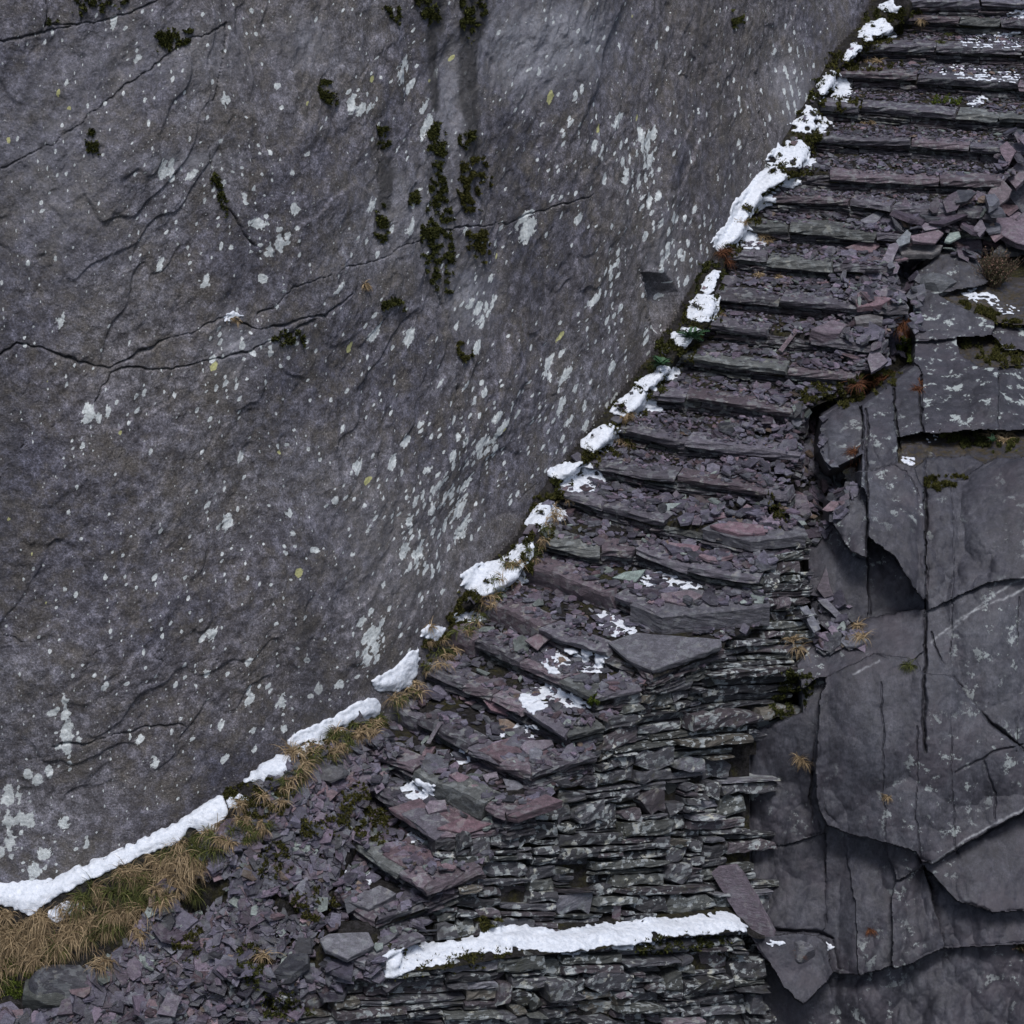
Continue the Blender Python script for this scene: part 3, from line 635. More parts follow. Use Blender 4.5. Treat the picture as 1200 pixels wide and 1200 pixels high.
# facet change right of the middle and the niche by the fern
disp+=-.12*sm(0,60,(U-700)+.35*(Vp-0)*.35)*sm(300,0,Vp)*.6
niche=inpoly([(752,318),(782,320),(796,342),(803,385),(785,400),(766,392),(760,350)],U+3*vn(Q*6),Vp+3*vn(Q*6+5)); ne=dline([(752,318),(782,320),(796,342),(803,385),(785,400),(766,392),(760,350)],U,Vp,True)
disp+=-.09*sm(-6,6,U-(742-.47*Vp+7*vn(Q*2.5)))*sm(190,60,Vp)
disp=np.where(niche,disp-.5*sm(0,9,ne)-.05*terr(fbm(Q*4,2),3,.05),disp)
W1=fbm(Q*2.2+3,3); W2=fbm(Q*2.2+33,3); jx=7*W1+5*fbm(Q*9,3); jy=7*W2+5*fbm(Q*9+5,3)
CR=[([(0,198),(60,165),(75,155),(105,128),(130,110),(175,75),(190,60),(220,42),(262,30)],1.1,.8),([(-60,60),(0,48),(40,38),(80,28),(130,18),(180,0)],1.2,.8),([(52,-10),(52,28),(92,25),(96,-10)],1.4,.9),
([(-80,470),(0,420),(20,402),(60,408),(95,425),(130,432),(155,420),(190,400),(230,385),(262,370),(300,385),(340,378),(375,368),(410,345)],1.6,1),([(110,470),(130,440),(160,430),(200,432),(240,420),(290,408),(330,395),(360,378)],1.3,.9),
([(300,370),(340,335),(370,325),(400,315),(440,305),(470,290),(520,270),(560,265),(600,258),(640,240),(690,225)],1.2,.8),([(262,30),(255,70),(248,100),(245,115)],1.6,.8),([(238,160),(245,200),(262,240),(285,275),(300,285)],1.4,.9),
([(510,340),(530,370),(535,410),(535,470),(540,540),(545,640)],1.1,.7),([(0,745),(25,752)],1.2,.8),([(60,775),(145,745),(165,755),(195,778),(245,770),(290,790),(345,800)],1.0,.7),([(60,870),(95,868),(140,860),(180,850),(230,845)],1.1,.8),
([(0,560),(30,520),(60,500)],1.0,.6),([(912,0),(907,60),(905,100),(898,160),(893,200)],.9,.8),([(745,312),(757,330),(760,370),(768,398)],1.6,1),([(450,20),(448,80),(440,140),(445,230),(440,300)],.9,.5),
([(0,620),(60,600),(120,560),(150,520)],.8,.45),([(800,165),(830,158),(860,170),(885,165)],1.2,.6),([(700,85),(715,78),(735,95)],1.8,.6),([(855,40),(850,90)],1,.5),([(820,90),(822,250)],.7,.35),([(372,820),(380,760),(372,700)],.7,.4),([(610,585),(640,560)],1,.5)]
crack=np.zeros_like(U)
for pl,wd,st in CR:
    for rep in range(1,len(pl)): pass
    bb=(U>min(p[0] for p in pl)-25)&(U<max(p[0] for p in pl)+25)&(Vp>min(p[1] for p in pl)-25)&(Vp<max(p[1] for p in pl)+25)
    e=dline(pl,U[bb]+jx[bb]*.8,Vp[bb]+jy[bb]*.8); wv_=wd*(.55+.75*vn(Q[bb]*3.3)); wv_=np.maximum(wv_,.3 if st>=.8 else .12)
    g=np.exp(-(e/wv_)**2)*st*(1 if st>=.8 else sm(-.35,.15,vn(Q[bb]*1.9+40))); crack[bb]=np.maximum(crack[bb],g); disp[bb]-=.045*g+.012*st*np.exp(-e/6)*1.0
    side=np.exp(-e/14)*.02*st; disp[bb]+=side
# lichen
SP=[]   # u,v,radius px,stretch,type
hand=[(68,379,8),(245,745,6),(474,85,9),(485,100,5),(100,484,9),(120,490,5),(130,480,5),(408,120,7),(415,126,6),(427,122,5),(222,198,8),(184,197,6),(260,112,6),(155,72,5),(300,258,8),(322,285,8),(315,290,6),(334,240,7),(190,312,6),(233,327,7),(300,328,5),(430,240,7),(478,265,6),(500,142,7),(498,128,5),(565,408,7),(444,392,6),(480,398,7),(432,620,5),(475,645,7),(415,410,3),(390,340,5),(610,255,6),(612,268,9),(667,256,5),(693,352,6),(729,142,8),(690,170,6),(700,175,5),(765,170,9),(755,162,8),(770,160,6),(515,85,4),(131,20,6),(480,585,5),(512,568,7),(500,550,5),(340,600,5),(290,810,6),(270,610,7),(282,540,5),(240,590,4),(420,545,6),(455,540,6),(475,520,5),(390,590,5),(360,640,4),(565,520,9),(580,510,8),(575,490,7),(590,500,6),(640,430,7),(660,440,7),(652,480,8),(668,495,5),(690,500,5),(720,430,6),(775,260,5),(80,848,9),(84,862,9),(78,838,7),(62,828,6),(80,870,7),(60,903,6),(48,912,7),(40,918,5),(28,905,6),(72,968,8),(290,822,6),(292,772,4),(245,790,5),(120,795,5),(170,865,5),(175,890,6),(40,1020,9),(48,1000,9),(260,893,5),(264,850,5),(300,855,4),(280,925,4),(338,855,4),(330,825,7),(345,868,5),(375,805,5),(395,800,5),(430,740,9),(432,755,8),(430,770,9),(425,725,6),(490,640,6),(475,610,5),(505,600,5),(520,585,6),(540,600,7),(545,620,8),(10,940,9),(8,960,10),(12,985,9),(28,964,9),(5,1000,7),(150,1010,4)]
for a,b,c in hand: SP.append((a,b,c*.85,1,0))
R=random.Random(5)
def clus(cx,cy,sx,sy,n,r0,r1,st=1):
    for _ in range(n): SP.append((R.gauss(cx,sx),R.gauss(cy,sy),(r0*.6+(r1-r0*.6)*R.random()**1.8)*R.uniform(.6,1.0),st,0))
clus(775,330,14,45,55,2,5,1.0); clus(745,195,18,22,34,2,6); clus(760,225,12,25,25,2,5); clus(720,290,10,30,25,2,5); clus(790,280,10,25,26,2,6); clus(712,335,8,20,12,2,5); clus(935,105,11,25,60,2,5); clus(945,60,12,28,34,2,4); clus(880,170,22,40,30,1.5,3.5); clus(825,290,10,30,40,2,4.5)
clus(540,560,10,45,40,2,4.5); clus(570,500,22,30,38,2,5.5); clus(430,750,9,28,28,2,5); clus(80,850,10,30,26,2,6); clus(15,965,12,28,26,3,7); clus(610,270,14,8,10,2,5); clus(135,490,22,15,14,1.5,4); clus(640,455,30,35,30,1.5,4); clus(500,640,30,60,70,1.5,4); clus(470,560,40,60,45,1.5,3.5); clus(220,190,55,14,40,1.5,5); clus(310,280,14,14,22,2,5); clus(260,400,20,18,25,1.5,4); clus(262,455,8,25,16,1.5,3.5); clus(340,400,25,10,16,2,4); clus(560,370,16,22,26,2,6); clus(395,430,70,70,60,1,3.5); clus(200,290,130,130,120,1,3); clus(330,160,160,110,160,1,2.8); clus(500,450,120,120,130,1,3); clus(250,750,150,80,120,1,3.2); clus(150,620,140,90,60,1,2.6); clus(650,150,60,80,70,1,3); clus(860,90,60,70,90,1,3); clus(90,120,70,70,50,1,2.6); clus(640,560,30,30,30,1.5,3.5); clus(700,440,25,40,34,1.5,3.5);clus(395,810,40,25,25,1.5,3.5);clus(720,395,22,30,26,1.5,4); clus(30,1010,40,18,20,2,4)
for a,b,c in [(634,114,5),(697,153,4),(410,411,4.5),(247,430,4.5),(347,664,4.5),(433,565,4),(659,392,3.5),(68,105,3),(750,140,3),(77,130,2.5),(432,93,2.5),(590,302,2.5)]: SP.append((a,b,c*.85,1,1))
for _ in range(2600):
    a_,b_=R.uniform(-20,1000),R.uniform(-20,1050)
    if float(vn(np.array([a_/90,b_/90,3.])))>-.25: SP.append((a_,b_,R.uniform(.8,1.2+1.6*R.random()**3),1,0))
for _ in range(14): SP.append((R.uniform(0,800),R.uniform(0,900),R.uniform(1,2.4),1,1))
lich=np.zeros_like(U); yel=np.zeros_like(U)
# grid position of a picture point: search columns by U at the right height
def rc(u,v):
    # nearest grid vertex on a coarse lattice, then refine
    d=(Uc-u)**2+(Vc-v)**2; i,j=np.unravel_index(np.argmin(d),d.shape); return i*8,j*8
Uc=U[::8,::8]; Vc=Vp[::8,::8]
en=fbm(Q*12+2,4,.65)
en2=fbm(Q*34+9,3,.7)
KX=np.abs(np.gradient(bu[:,0]))/np.maximum(np.gradient(arc),1e-5)/(S*math.cos(EL)); KX=KX+(1-KX)*sm(620,950,bu[:,0])*.8; KX=np.clip(KX,.35,1.3)
for (a,b,r,st,ty) in SP:
    if dline(BASE,np.array([a]),np.array([b]))[0]<4: continue
    i,j=rc(a,b)
    if (U[i,j]-a)**2+(Vp[i,j]-b)**2>400: continue
    x0,h0=AR[i,j],hh[i,j]; rm=r/S*1.12; di=int(rm*1.8/max(1e-4,(tz[j]/NRW)))+6; dj=int(rm*4.4/max(1e-4,arc[min(j+1,len(arc)-1)]-arc[j-1 if j else 0])*2)+6
    i0,i1=max(0,i-di-8),min(NRW,i+di+8); j0,j1=max(0,j-dj-8),min(len(bw),j+dj+8)
    ax=R.uniform(.8,1.25); kx=KX[j]; d=np.hypot((AR[i0:i1,j0:j1]-x0)*ax*kx,(hh[i0:i1,j0:j1]-h0)/ax)/rm
    g=sm(1.75,.35,d+.9*en[i0:i1,j0:j1]+.7*en2[i0:i1,j0:j1])
    if ty: yel[i0:i1,j0:j1]=np.maximum(yel[i0:i1,j0:j1],g)
    else: lich[i0:i1,j0:j1]=np.maximum(lich[i0:i1,j0:j1],g*R.uniform(.85,1))
def gb(cx,cy,sx,sy,a=1): return a*np.exp(-((U-cx)/sx)**2-((Vp-cy)/sy)**2)
pale=np.clip(gb(640,45,75,45,1.25)+gb(610,75,30,40,.6)+gb(555,350,26,35,.9)+gb(530,120,22,60,.7)+gb(360,45,26,26,.5)+gb(300,400,45,12,.5)+gb(265,410,14,40,.4)+gb(480,250,60,60,.4)+gb(60,200,80,120,.35)+gb(200,60,120,50,.3)+gb(450,640,80,90,.25)+gb(935,110,16,40,.7)+gb(780,300,22,60,.35)+gb(215,185,50,10,.6),0,1)
wet=np.zeros_like(U)
for pl,wd in [([(508,20),(509,90),(508,125)],6),([(549,45),(549,110),(552,185)],9),([(450,190),(447,240)],7),([(512,0),(512,30)],10),([(552,0),(552,40)],12)]:
    e=dline(pl,U+3.5*fbm(Q*np.array([3,1.2,1]),3),Vp); wet=np.maximum(wet,sm(wd+3,wd-3,e+2.5*en))
wet=np.maximum(wet,.35*sm(.1,.5,fbm(Q*np.array([1.6,.28,1])+50,4)))
disp=disp*(.15+.85*sm(0,1.2,hh))
P=P+nrm[None]*disp[...,None]
mask=np.stack([lich,yel,np.clip(crack,0,1),np.ones_like(U)],-1); mask2=np.stack([pale,wet,0*U,np.ones_like(U)],-1)
cliff=grid('cliff',P,None,mCliff,{'mask':mask,'mask2':mask2},bvstep=5); tag(cliff,'tall grey lichen spotted rock face left of the steps','cliff',kind='structure')
print('cliff',time.time()-T00)
# quarry floor far below, out of frame
mb=MB(); mb.add([(-60,-60,-7.2),(60,-60,-7.2),(60,40,-7.2),(-60,40,-7.2)],[(0,1,2,3)],(.03,.03,.03)); tag(mb.build('quarry_floor',mSoil),'dark quarry floor below the walls','ground',kind='structure')
BT=mkbvh()
print('bvh',time.time()-T00)
ORD=['topmost','second','third','fourth','fifth','sixth','seventh','eighth','ninth','tenth','eleventh','twelfth','thirteenth','fourteenth','fifteenth','sixteenth','seventeenth','eighteenth','nineteenth','twentieth','twenty-first','twenty-second','twenty-third','twenty-fourth','twenty-fifth','twenty-sixth','twenty-seventh','twenty-eighth','twenty-ninth']
# ------------------------------------------------------------ loose slabs placed one by one
SL=[ # name,label,polygon,thickness,normal,tint,lift
('leaning_slab','long purple slate slab leaning between wall end and dark crag',[(833,1023),(840,1017),(860,1013),(869,1023),(908,1094),(906,1117),(900,1127),(894,1121)],.09,(-.35,-1,.25),(.10,.083,.104),.24),
('slate_slab','small upright slate standing on the snowy ledge against the wall',[(717,1062),(728,1061),(727,1088),(716,1087)],.03,(0,-1,.2),(.085,.06,.075),.05),
('slate_slab','purple slate plank standing on end beside the rubble gully left of the crag',[(929,578),(945,580),(957,618),(935,623)],.04,(0,-1,.5),(.115,.10,.13),.06),
('slate_slab','long pointed purple slate blade sliding down over the steps below the rubble heap',[(1042,286),(1050,284),(1054,288),(1046,307),(1042,316),(1029,335),(1023,335),(1033,305)],.02,(-.1,-.9,.9),(.13,.115,.145),.07),
('slate_slab','narrow blue grey slate strip above the long pointed blade',[(1050,282),(1063,269),(1068,273),(1066,284),(1053,289)],.02,(0,-.6,1),(.13,.145,.165),.12),
('slate_slab','purple triangular slate lying left of the long pointed blade',[(990,290),(1029,275),(1031,288),(1022,296),(1003,293)],.035,(0,-.5,1),(.125,.085,.10),.08),
('slate_slab','flat mauve slate in the middle of the rubble heap',[(1066,276),(1100,269),(1106,273),(1096,285),(1070,282)],.04,(0,-.35,1),(.125,.095,.115),.12),
('slate_slab','tilted mauve slate at the upper left edge of the rubble heap',[(1053,253),(1077,252),(1072,268),(1060,273),(1053,270)],.03,(0,-.5,1),(.13,.105,.13),.12),
('slate_slab','long lichened slate slab under the mauve slates of the rubble heap',[(1053,292),(1070,287),(1105,287),(1102,293),(1092,298),(1057,298)],.07,(0,-.2,1),(.10,.095,.10),.10),
('slate_slab','pale green slate fragment lying on the rubble heap',[(1111,273),(1124,271),(1126,277),(1113,284),(1107,282)],.03,(0,-.4,1),(.20,.25,.24),.12),
('slate_slab','largest purple slab of the rubble heap with a dab of snow behind the heather',[(1152,263),(1177,245),(1193,247),(1217,262),(1212,290),(1190,284)],.09,(-.12,-.35,1),(.125,.10,.13),.18),
('slate_slab','purple slate tipped on edge at the top of the rubble heap',[(1171,172),(1180,165),(1191,177),(1182,194),(1173,180)],.05,(-.3,-.9,.7),(.125,.095,.12),.15),
('slate_slab','thick purple slab leaning at the right end of the sixth step',[(1177,207),(1200,180),(1212,200),(1190,221)],.08,(-.3,-.8,.8),(.13,.105,.13),.18),
('slate_slab','dull purple slate sloping below the thick leaning slab',[(1157,227),(1170,205),(1186,222),(1182,232),(1167,243)],.05,(-.2,-.7,.8),(.105,.085,.10),.12),
('slate_slab','short mauve slate between the heap and the heather bush',[(1118,286),(1150,280),(1152,292),(1124,300)],.03,(0,-.5,1),(.12,.105,.135),.12),
('slate_slab','upright wedge of grey slate in the heap left of the largest slab',[(1140,268),(1150,255),(1156,268),(1148,278)],.04,(-.2,-.9,.8),(.115,.10,.125),.14),
('slate_slab','lilac slate tile on the heap just under the tilted mauve slate',[(1076,262),(1098,258),(1104,266),(1084,270)],.02,(0,-.4,1),(.14,.12,.15),.15),
('slate_slab','grey slate leaf at the left foot of the rubble heap',[(1008,258),(1030,246),(1037,250),(1022,266)],.02,(0,-.4,1),(.12,.12,.145),.08),
('slate_block','squared purple slate block resting on rubble of the twelfth step',[(950,386),(975,374),(992,380),(984,390),(966,391)],.17,(.05,-.2,1),(.11,.088,.108),.17),
('slate_slab','wedge shaped mauve slate near the crag on the twelfth step',[(1016,420),(1022,407),(1029,410),(1041,423),(1021,437)],.06,(-.1,-.8,.8),(.115,.10,.125),.12),
('slate_slab','reddish slate slab at the right end of the eleventh step',[(1002,351),(1022,347),(1046,349),(1033,357),(1005,360)],.07,(0,-.25,1),(.135,.088,.105),.10),
('slate_slab','thin grey purple slate overhanging the right end of the tenth step',[(1022,342),(1040,336),(1062,342),(1053,348),(1030,347)],.03,(0,-.25,1),(.12,.105,.125),.13),
('slate_slab','chunky lichened slate in the stack beside the rusty ferns',[(1001,371),(1020,368),(1035,371),(1034,378),(1003,379)],.08,(0,-.2,1),(.085,.08,.085),.12),
('slate_slab','brown slate stick leaning on chips left of the squared block',[(912,410),(932,384),(936,388),(917,413)],.04,(.2,-.8,.8),(.10,.075,.09),.08),
('slate_slab','long purple block lying on chips of the sixteenth step',[(812,605),(830,600),(852,600),(852,606),(814,610)],.07,(0,-.3,1),(.125,.085,.105),.08),
('slate_slab','tilted purple slate block at the right end of the sixteenth step',[(865,599),(875,590),(897,603),(886,616)],.05,(-.15,-.6,1),(.14,.10,.12),.12),
('slate_slab','reddish purple slab under the tilted block on the seventeenth step',[(832,615),(860,611),(895,615),(897,624),(865,626)],.04,(0,-.2,1),(.13,.085,.105),.06),
('slate_slab','pink slate tile with pointed end on the fifteenth step',[(861,536),(870,534),(897,541),(885,549),(865,543)],.03,(0,-.4,1),(.15,.105,.125),.07),
('slate_slab','square grey slate standing on its edge under the pink tile',[(866,545),(881,546),(880,563),(865,564)],.025,(0,-1,.7),(.105,.095,.115),.05),
('slate_slab','greenish pointed slate flake on the sixteenth step',[(769,600),(780,590),(799,589),(776,604)],.025,(0,-.5,1),(.15,.18,.18),.06),
('slate_slab','dark red slate brick on the chips of the eighteenth step',[(779,640),(784,635),(821,640),(811,654),(781,650)],.07,(0,-.5,1),(.125,.078,.10),.07),
('slate_slab','pale green slate slab among chips of the nineteenth step',[(717,677),(732,670),(757,667),(745,682)],.035,(0,-.4,1),(.15,.19,.18),.06),
('slate_slab','purple angular slab in snow on top of the widest slab',[(774,695),(810,691),(824,698),(804,710),(775,703)],.07,(0,-.3,1),(.11,.088,.105),.06),
('slate_slab','reddish four sided slate on the chips of the twentieth step',[(615,750),(632,742),(646,747),(630,762)],.03,(0,-.4,1),(.115,.082,.10),.08),
('slate_slab','long oval reddish slate in the chips of the twenty-second step',[(566,820),(575,816),(597,830),(595,839),(575,832)],.03,(0,-.5,1),(.13,.08,.10),.07),
('slate_slab','flat mauve slate above the corner of the twenty-third step',[(609,875),(617,867),(647,867),(649,872),(620,886)],.035,(0,-.3,1),(.12,.105,.13),.05),
('slate_slab','grey triangular slate tipped over the edge of the twenty-fourth step',[(589,912),(607,915),(615,922),(595,931)],.02,(-.1,-.7,1),(.10,.10,.12),.06),
('slate_slab','small dusky red slate left of the tipped triangular one',[(526,908),(535,904),(550,910),(540,919)],.03,(0,-.4,1),(.13,.09,.11),.06),
('slate_slab','small mauve slate against the tipped triangular one',[(565,908),(582,904),(585,912),(570,917)],.03,(0,-.4,1),(.13,.115,.14),.06),
('slate_slab','purple rounded slate lying in snow beside the twenty-fifth step',[(498,945),(503,938),(522,937),(524,948),(502,954)],.04,(0,-.4,1),(.13,.108,.135),.07),
('slate_slab','dark red flat slate capping the layered stack under the snow',[(512,970),(540,958),(578,965),(545,977)],.02,(0,-.2,1),(.105,.065,.08),.06),
('slate_slab','thick grey slab jutting out at the left end of the wall',[(405,1055),(445,1037),(465,1047),(432,1066)],.10,(0,-.3,1),(.085,.083,.098),.10),
('slate_slab','wide flat grey slab at the lower left corner of the tall wall',[(374,1100),(385,1094),(432,1092),(439,1107),(407,1124),(380,1112)],.06,(0,-.3,1),(.105,.105,.122),.08),
('slate_slab','thin dark slate sticking out beside the wide flat slab',[(432,1117),(448,1098),(468,1091),(455,1104)],.03,(0,-.3,1),(.075,.075,.088),.05),
('slate_slab','grey leaf shaped slate lying on the left scree',[(330,1010),(335,1002),(354,1020),(352,1030),(336,1023)],.02,(0,-.6,1),(.115,.125,.145),.10),
('slate_slab','blue grey slate tile just under the leaf shaped one',[(332,1030),(350,1033),(353,1037),(345,1041),(331,1033)],.02,(0,-.6,1),(.13,.14,.165),.08),
('slate_slab','square cut grey slate on the lowest step edge',[(341,1131),(369,1128),(370,1136),(345,1139)],.06,(0,-.2,1),(.10,.11,.12),.07),
('slate_slab','slim dark slate spike standing up among chips above the twenty-third step',[(499,871),(514,846),(520,845),(504,872)],.03,(.2,-.8,.7),(.085,.075,.09),.10),
('slate_slab','grey slate plank lying in the gully below the widest slab',[(937,712),(946,709),(962,737),(954,742)],.03,(0,-.8,.8),(.11,.115,.14),.08),
('slate_slab','long thin slate lath sloping in the gully beside the crag',[(958,703),(968,701),(992,726),(986,729)],.02,(0,-.8,.8),(.11,.11,.135),.08),
('slate_slab','curved purple slate horn leaning on the crag foot above the lath',[(957,690),(966,670),(968,663),(972,684),(977,698),(966,701)],.03,(0,-1,.5),(.085,.072,.088),.10),
('slate_slab','dark purple slate left of the spike on the grassy bank',[(288,1150-100),(300,1040),(306,1052),(296,1062)],.02,(0,-.6,1),(.10,.085,.105),.06),
('slate_slab','large purple slate tile low in the bottom left scree',[(183,1188),(196,1162),(214,1168),(205,1192)],.03,(0,-.8,1),(.095,.082,.105),.10),
('slate_slab','bluish diamond slate at the edge of the moss in the lower scree',[(248,1140),(262,1118),(274,1122),(270,1150),(256,1156)],.03,(0,-.8,1),(.10,.10,.125),.10)]
slab_hits=[]
for nm,lab,poly,th,nr,ti,lift in SL:
    c=np.mean(np.array(poly,float),0); h,_=hit(c[0],c[1])
    if h is None: print('miss',lab); continue
    mb=MB(); base=flag(mb,poly,lift,th,nr,ti,at=h); o=mb.build(nm,mSlab,origin=tuple(base)); tag(o,lab,'stone block' if nm=='slate_block' else 'slate slab')
    slab_hits.append(base)
# ------------------------------------------------------------ chips
chips=[]  # (size, verts, faces, tint, where)
pile={}
def chip(P,size,nvec,where,th=None,kind='chip'):
    n=random.choice((4,4,5,5,6)); el=random.uniform(.38,.9); a0=random.uniform(0,6.28)
    ang=sorted([i*2*math.pi/n+random.uniform(-.42,.42) for i in range(n)])
    th=th or size*random.uniform(.05,.13)+.004
    key=(int(P[0]/.06),int(P[1]/.06)); cap=.035 if where[0]=='step' else .10; h=min(cap,pile.get(key,0)); 
    nv=np.array(nvec,float)+rng.normal(0,.2 if where[0]=='step' else .36,3)*np.array([1,1,.3]); nv/=np.linalg.norm(nv)
    t=np.cross(nv,[math.cos(a0),math.sin(a0),.01]); t/=np.linalg.norm(t); b=np.cross(nv,t)
    r=[random.uniform(.78,1.1)*size/2 for _ in ang]
    c=np.array(P)+np.array([0,0,h+th*.6])
    for dx in range(-int(size*el/.12),int(size*el/.12)+1):
        for dy in range(-int(size*el/.12),int(size*el/.12)+1):
            kk=(key[0]+dx,key[1]+dy); pile[kk]=min(.12,max(pile.get(kk,0),h+th*.45))
    sk=rng.normal(0,.12,2)*size
    top=[c+t*(math.cos(x)*q)+b*(math.sin(x)*q*el)+nv*th*random.uniform(.35,.6) for x,q in zip(ang,r)]
    bt=[c+t*(math.cos(x)*q*random.uniform(.9,1.08)+sk[0]*.25)+b*(math.sin(x)*q*el*random.uniform(.9,1.08)+sk[1]*.25)-nv*th*.5 for x,q in zip(ang,r)]
    V=top+bt; fs=[tuple(range(n)),tuple(range(2*n-1,n-1,-1))]+[(i,n+i,n+(i+1)%n,(i+1)%n) for i in range(n)]
    chips.append([size*(.55+.45*el),V,fs,tint_stone(kind),where])
BARE=[[(712,752),(745,741),(845,749),(846,757),(765,785),(735,772)],[(405,1055),(445,1037),(465,1047),(432,1066)],[(374,1100),(385,1094),(432,1092),(439,1107),(407,1124),(380,1112)],[(455,965),(515,984),(577,975),(560,962),(490,955)]]
for k in range(NS-1,-1,-1):
    A,Bk=treads[k]; w=np.linalg.norm(Bk-A,axis=1).mean(); L=np.linalg.norm(np.diff(A,axis=0),axis=1).sum()
    s0,s1=(.03,.09) if k<8 else (.04,.115) if k<16 else (.055,.15) if k<22 else (.07,.18)
    vis=L if k>5 else L*.75
    n=int(L*w/((s0+s1)/2)**2*(1.5 if k<8 else 2.0)); n=min(n,1000)
    for i in range(n):
        s=random.random(); t=.05+.93*random.random(); f=s*(NR-1); i0=min(int(f),NR-2); fr=f-i0
        if k<17 and s<.10 and random.random()<.8: continue
        Q=(A[i0]*(1-fr)+A[i0+1]*fr)*(1-t)+(Bk[i0]*(1-fr)+Bk[i0+1]*fr)*t
        if k in (18,19,24,26,27):
            pu,pv=proj(Q)
            if any(inpoly(b,pu,pv) for b in BARE): continue
        sz=random.uniform(s0,s1)*(1.0+.45*(s>.55)*(8<=k<19)*random.random()*1.6)
        sz*=.75+.9*random.random()**3
        if random.random()<.03: sz*=1.6
        if t<.16: sz*=.55
        if k<17 and t>.8: sz*=.7
        mound=.03*max(0,fbm(np.array(Q)*2.3,2))+.10*(s>.66)*(10<=k<17)*random.random()*min(1,t*2)
        Q=Q+np.array([0,0,.01+mound]); chip(Q,sz,(0,-.10,1),('step',k))
print('chips steps',len(chips),time.time()-T00)
def scat(poly,n,s0,s1,where,tilt=(0,-.35,1),up=.02,bigp=.05,exq=None):
    xs=[p[0] for p in poly]; ys=[p[1] for p in poly]; c=0; tr=0
    while c<n and tr<n*6:
        tr+=1; u=random.uniform(min(xs),max(xs)); v=random.uniform(min(ys),max(ys))
        if not inpoly(poly,np.array(u),np.array(v)): continue
        h,nn=hit(u,v)
        if h is None or nn[2]<.35: continue
        sz=random.uniform(s0,s1)*(.65+1.0*random.random()**2)*(1.7 if random.random()<bigp else 1); nv=nn*.6+np.array(tilt)*.5
        chip(h+np.array([0,0,up]),sz,nv,where); c+=1
scat([(345,905),(430,850),(470,880),(440,940),(400,970),(330,980),(260,1000),(250,1060),(300,1110),(360,1170),(330,1230),(-20,1230),(-20,1195),(60,1190),(130,1140),(175,1080),(230,1000),(300,950)],3300,.07,.18,('scree',0),(0,-.5,1),.02,.10)
scat([(345,905),(440,850),(470,890),(430,940),(430,1060),(380,1100),(350,1150),(290,1110),(240,1075),(250,1000),(300,950)],1800,.06,.165,('scree',0),(0,-.4,1),.03,.08)
scat([(1050,245),(1100,250),(1170,200),(1175,165),(1215,165),(1260,200),(1260,300),(1200,310),(1130,305),(1050,300)],330,.10,.30,('heap',0),(0,-.5,1),.05,.2)
scat([(1000,330),(1075,300),(1080,345),(1072,400),(1060,425),(1010,440),(990,400)],220,.08,.22,('gully',0),(0,-.5,1),.03,.12)
scat([(930,480),(965,490),(965,540),(1010,560),(1000,590),(960,640),(940,640),(930,560),(915,560)],240,.06,.16,('gully',0),(0,-.5,1),.03,.1)
scat([(945,640),(960,700),(1000,715),(1010,760),(960,770),(945,720)],90,.06,.17,('gully',0),(0,-.5,1),.03,.1)
_A=list(zip(BASE[6:],BASE[7:]))
scat([(p[0]-2,p[1]+4) for p in BASE[7:24]]+[(p[0]+22,p[1]+10) for p in BASE[7:24]][::-1],330,.05,.15,('foot',0),(0,-.4,1),.02,.1)
scat([(330,1150),(440,1138),(460,1150),(380,1175),(250,1180),(240,1150)],160,.10,.24,('scree',0),(0,-.5,1),.03,.1)
print('chips',len(chips),time.time()-T00)
def csc(c):
    ctr=np.mean(np.array(c[1]),0); u,v=proj(ctr)
    if not(5<u<1195 and 5<v<1195): return -1
    # hidden ones are not individuals
    d=Vector((ctr-CAM)); L=d.length; r=BT.ray_cast(Vector(CAM),d/L)
    if r[0] is not None and r[3]<L-.10: return -1
    return c[0]
sc=np.array([csc(c) for c in chips]); order=np.argsort(-sc); NIND=246
rest=MB()
def colword(t):
    r,g,b=t
    if g>r*1.1: return 'greenish'
    if r>b*1.12 and g>b: return 'rusty brown'
    if r>g*1.4: return 'dusky red'
    if r>g*1.2: return 'purple'
    if r>g*1.04: return 'mauve grey'
    return 'blue grey'
for rank,i in enumerate(order):
    s,V,fs,t,wh=chips[i]
    if rank<NIND and sc[i]>0:
        cen=np.mean(np.array(V),0); mb=MB(); mb.add(V,fs,t); o=mb.build('slate_flake',mChip,origin=tuple(cen)); cw=colword(t); u,v=proj(cen)
        if wh[0]=='step': lab='loose %s slate flake lying on the %s step from the top'%(cw,ORD[wh[1]]); g='loose %s slate flakes on the %s step'%(cw,ORD[wh[1]])
        elif wh[0]=='scree':
            pl='beside the grass' if u<200 else 'under the cliff foot snow' if v<980 else 'at the picture foot' if v>1110 else 'left of the thick jutting slab'
            lab='loose %s slate flake on the scree slope %s'%(cw,pl); g='loose %s scree flakes %s'%(cw,pl)
        elif wh[0]=='foot': lab='loose %s slate flake in the moss along the cliff foot'%cw; g='loose %s flakes along the cliff foot'%cw
        elif wh[0]=='heap': lab='loose %s slate flake in the heap by the heather bush'%cw; g='loose %s flakes of the rubble heap'%cw
        else:
            pl='above the split blocks' if v<450 else 'between steps and crag'; lab='loose %s slate flake in the gully %s'%(cw,pl); g='loose %s flakes in the gully %s'%(cw,pl)
        tag(o,lab,'slate flake',group=g)
    else: rest.add(V,fs,t)
o=rest.build('slate_chippings',mChip); tag(o,'small slate chippings strewn over treads, scree slope and gully','slate chippings',kind='stuff')
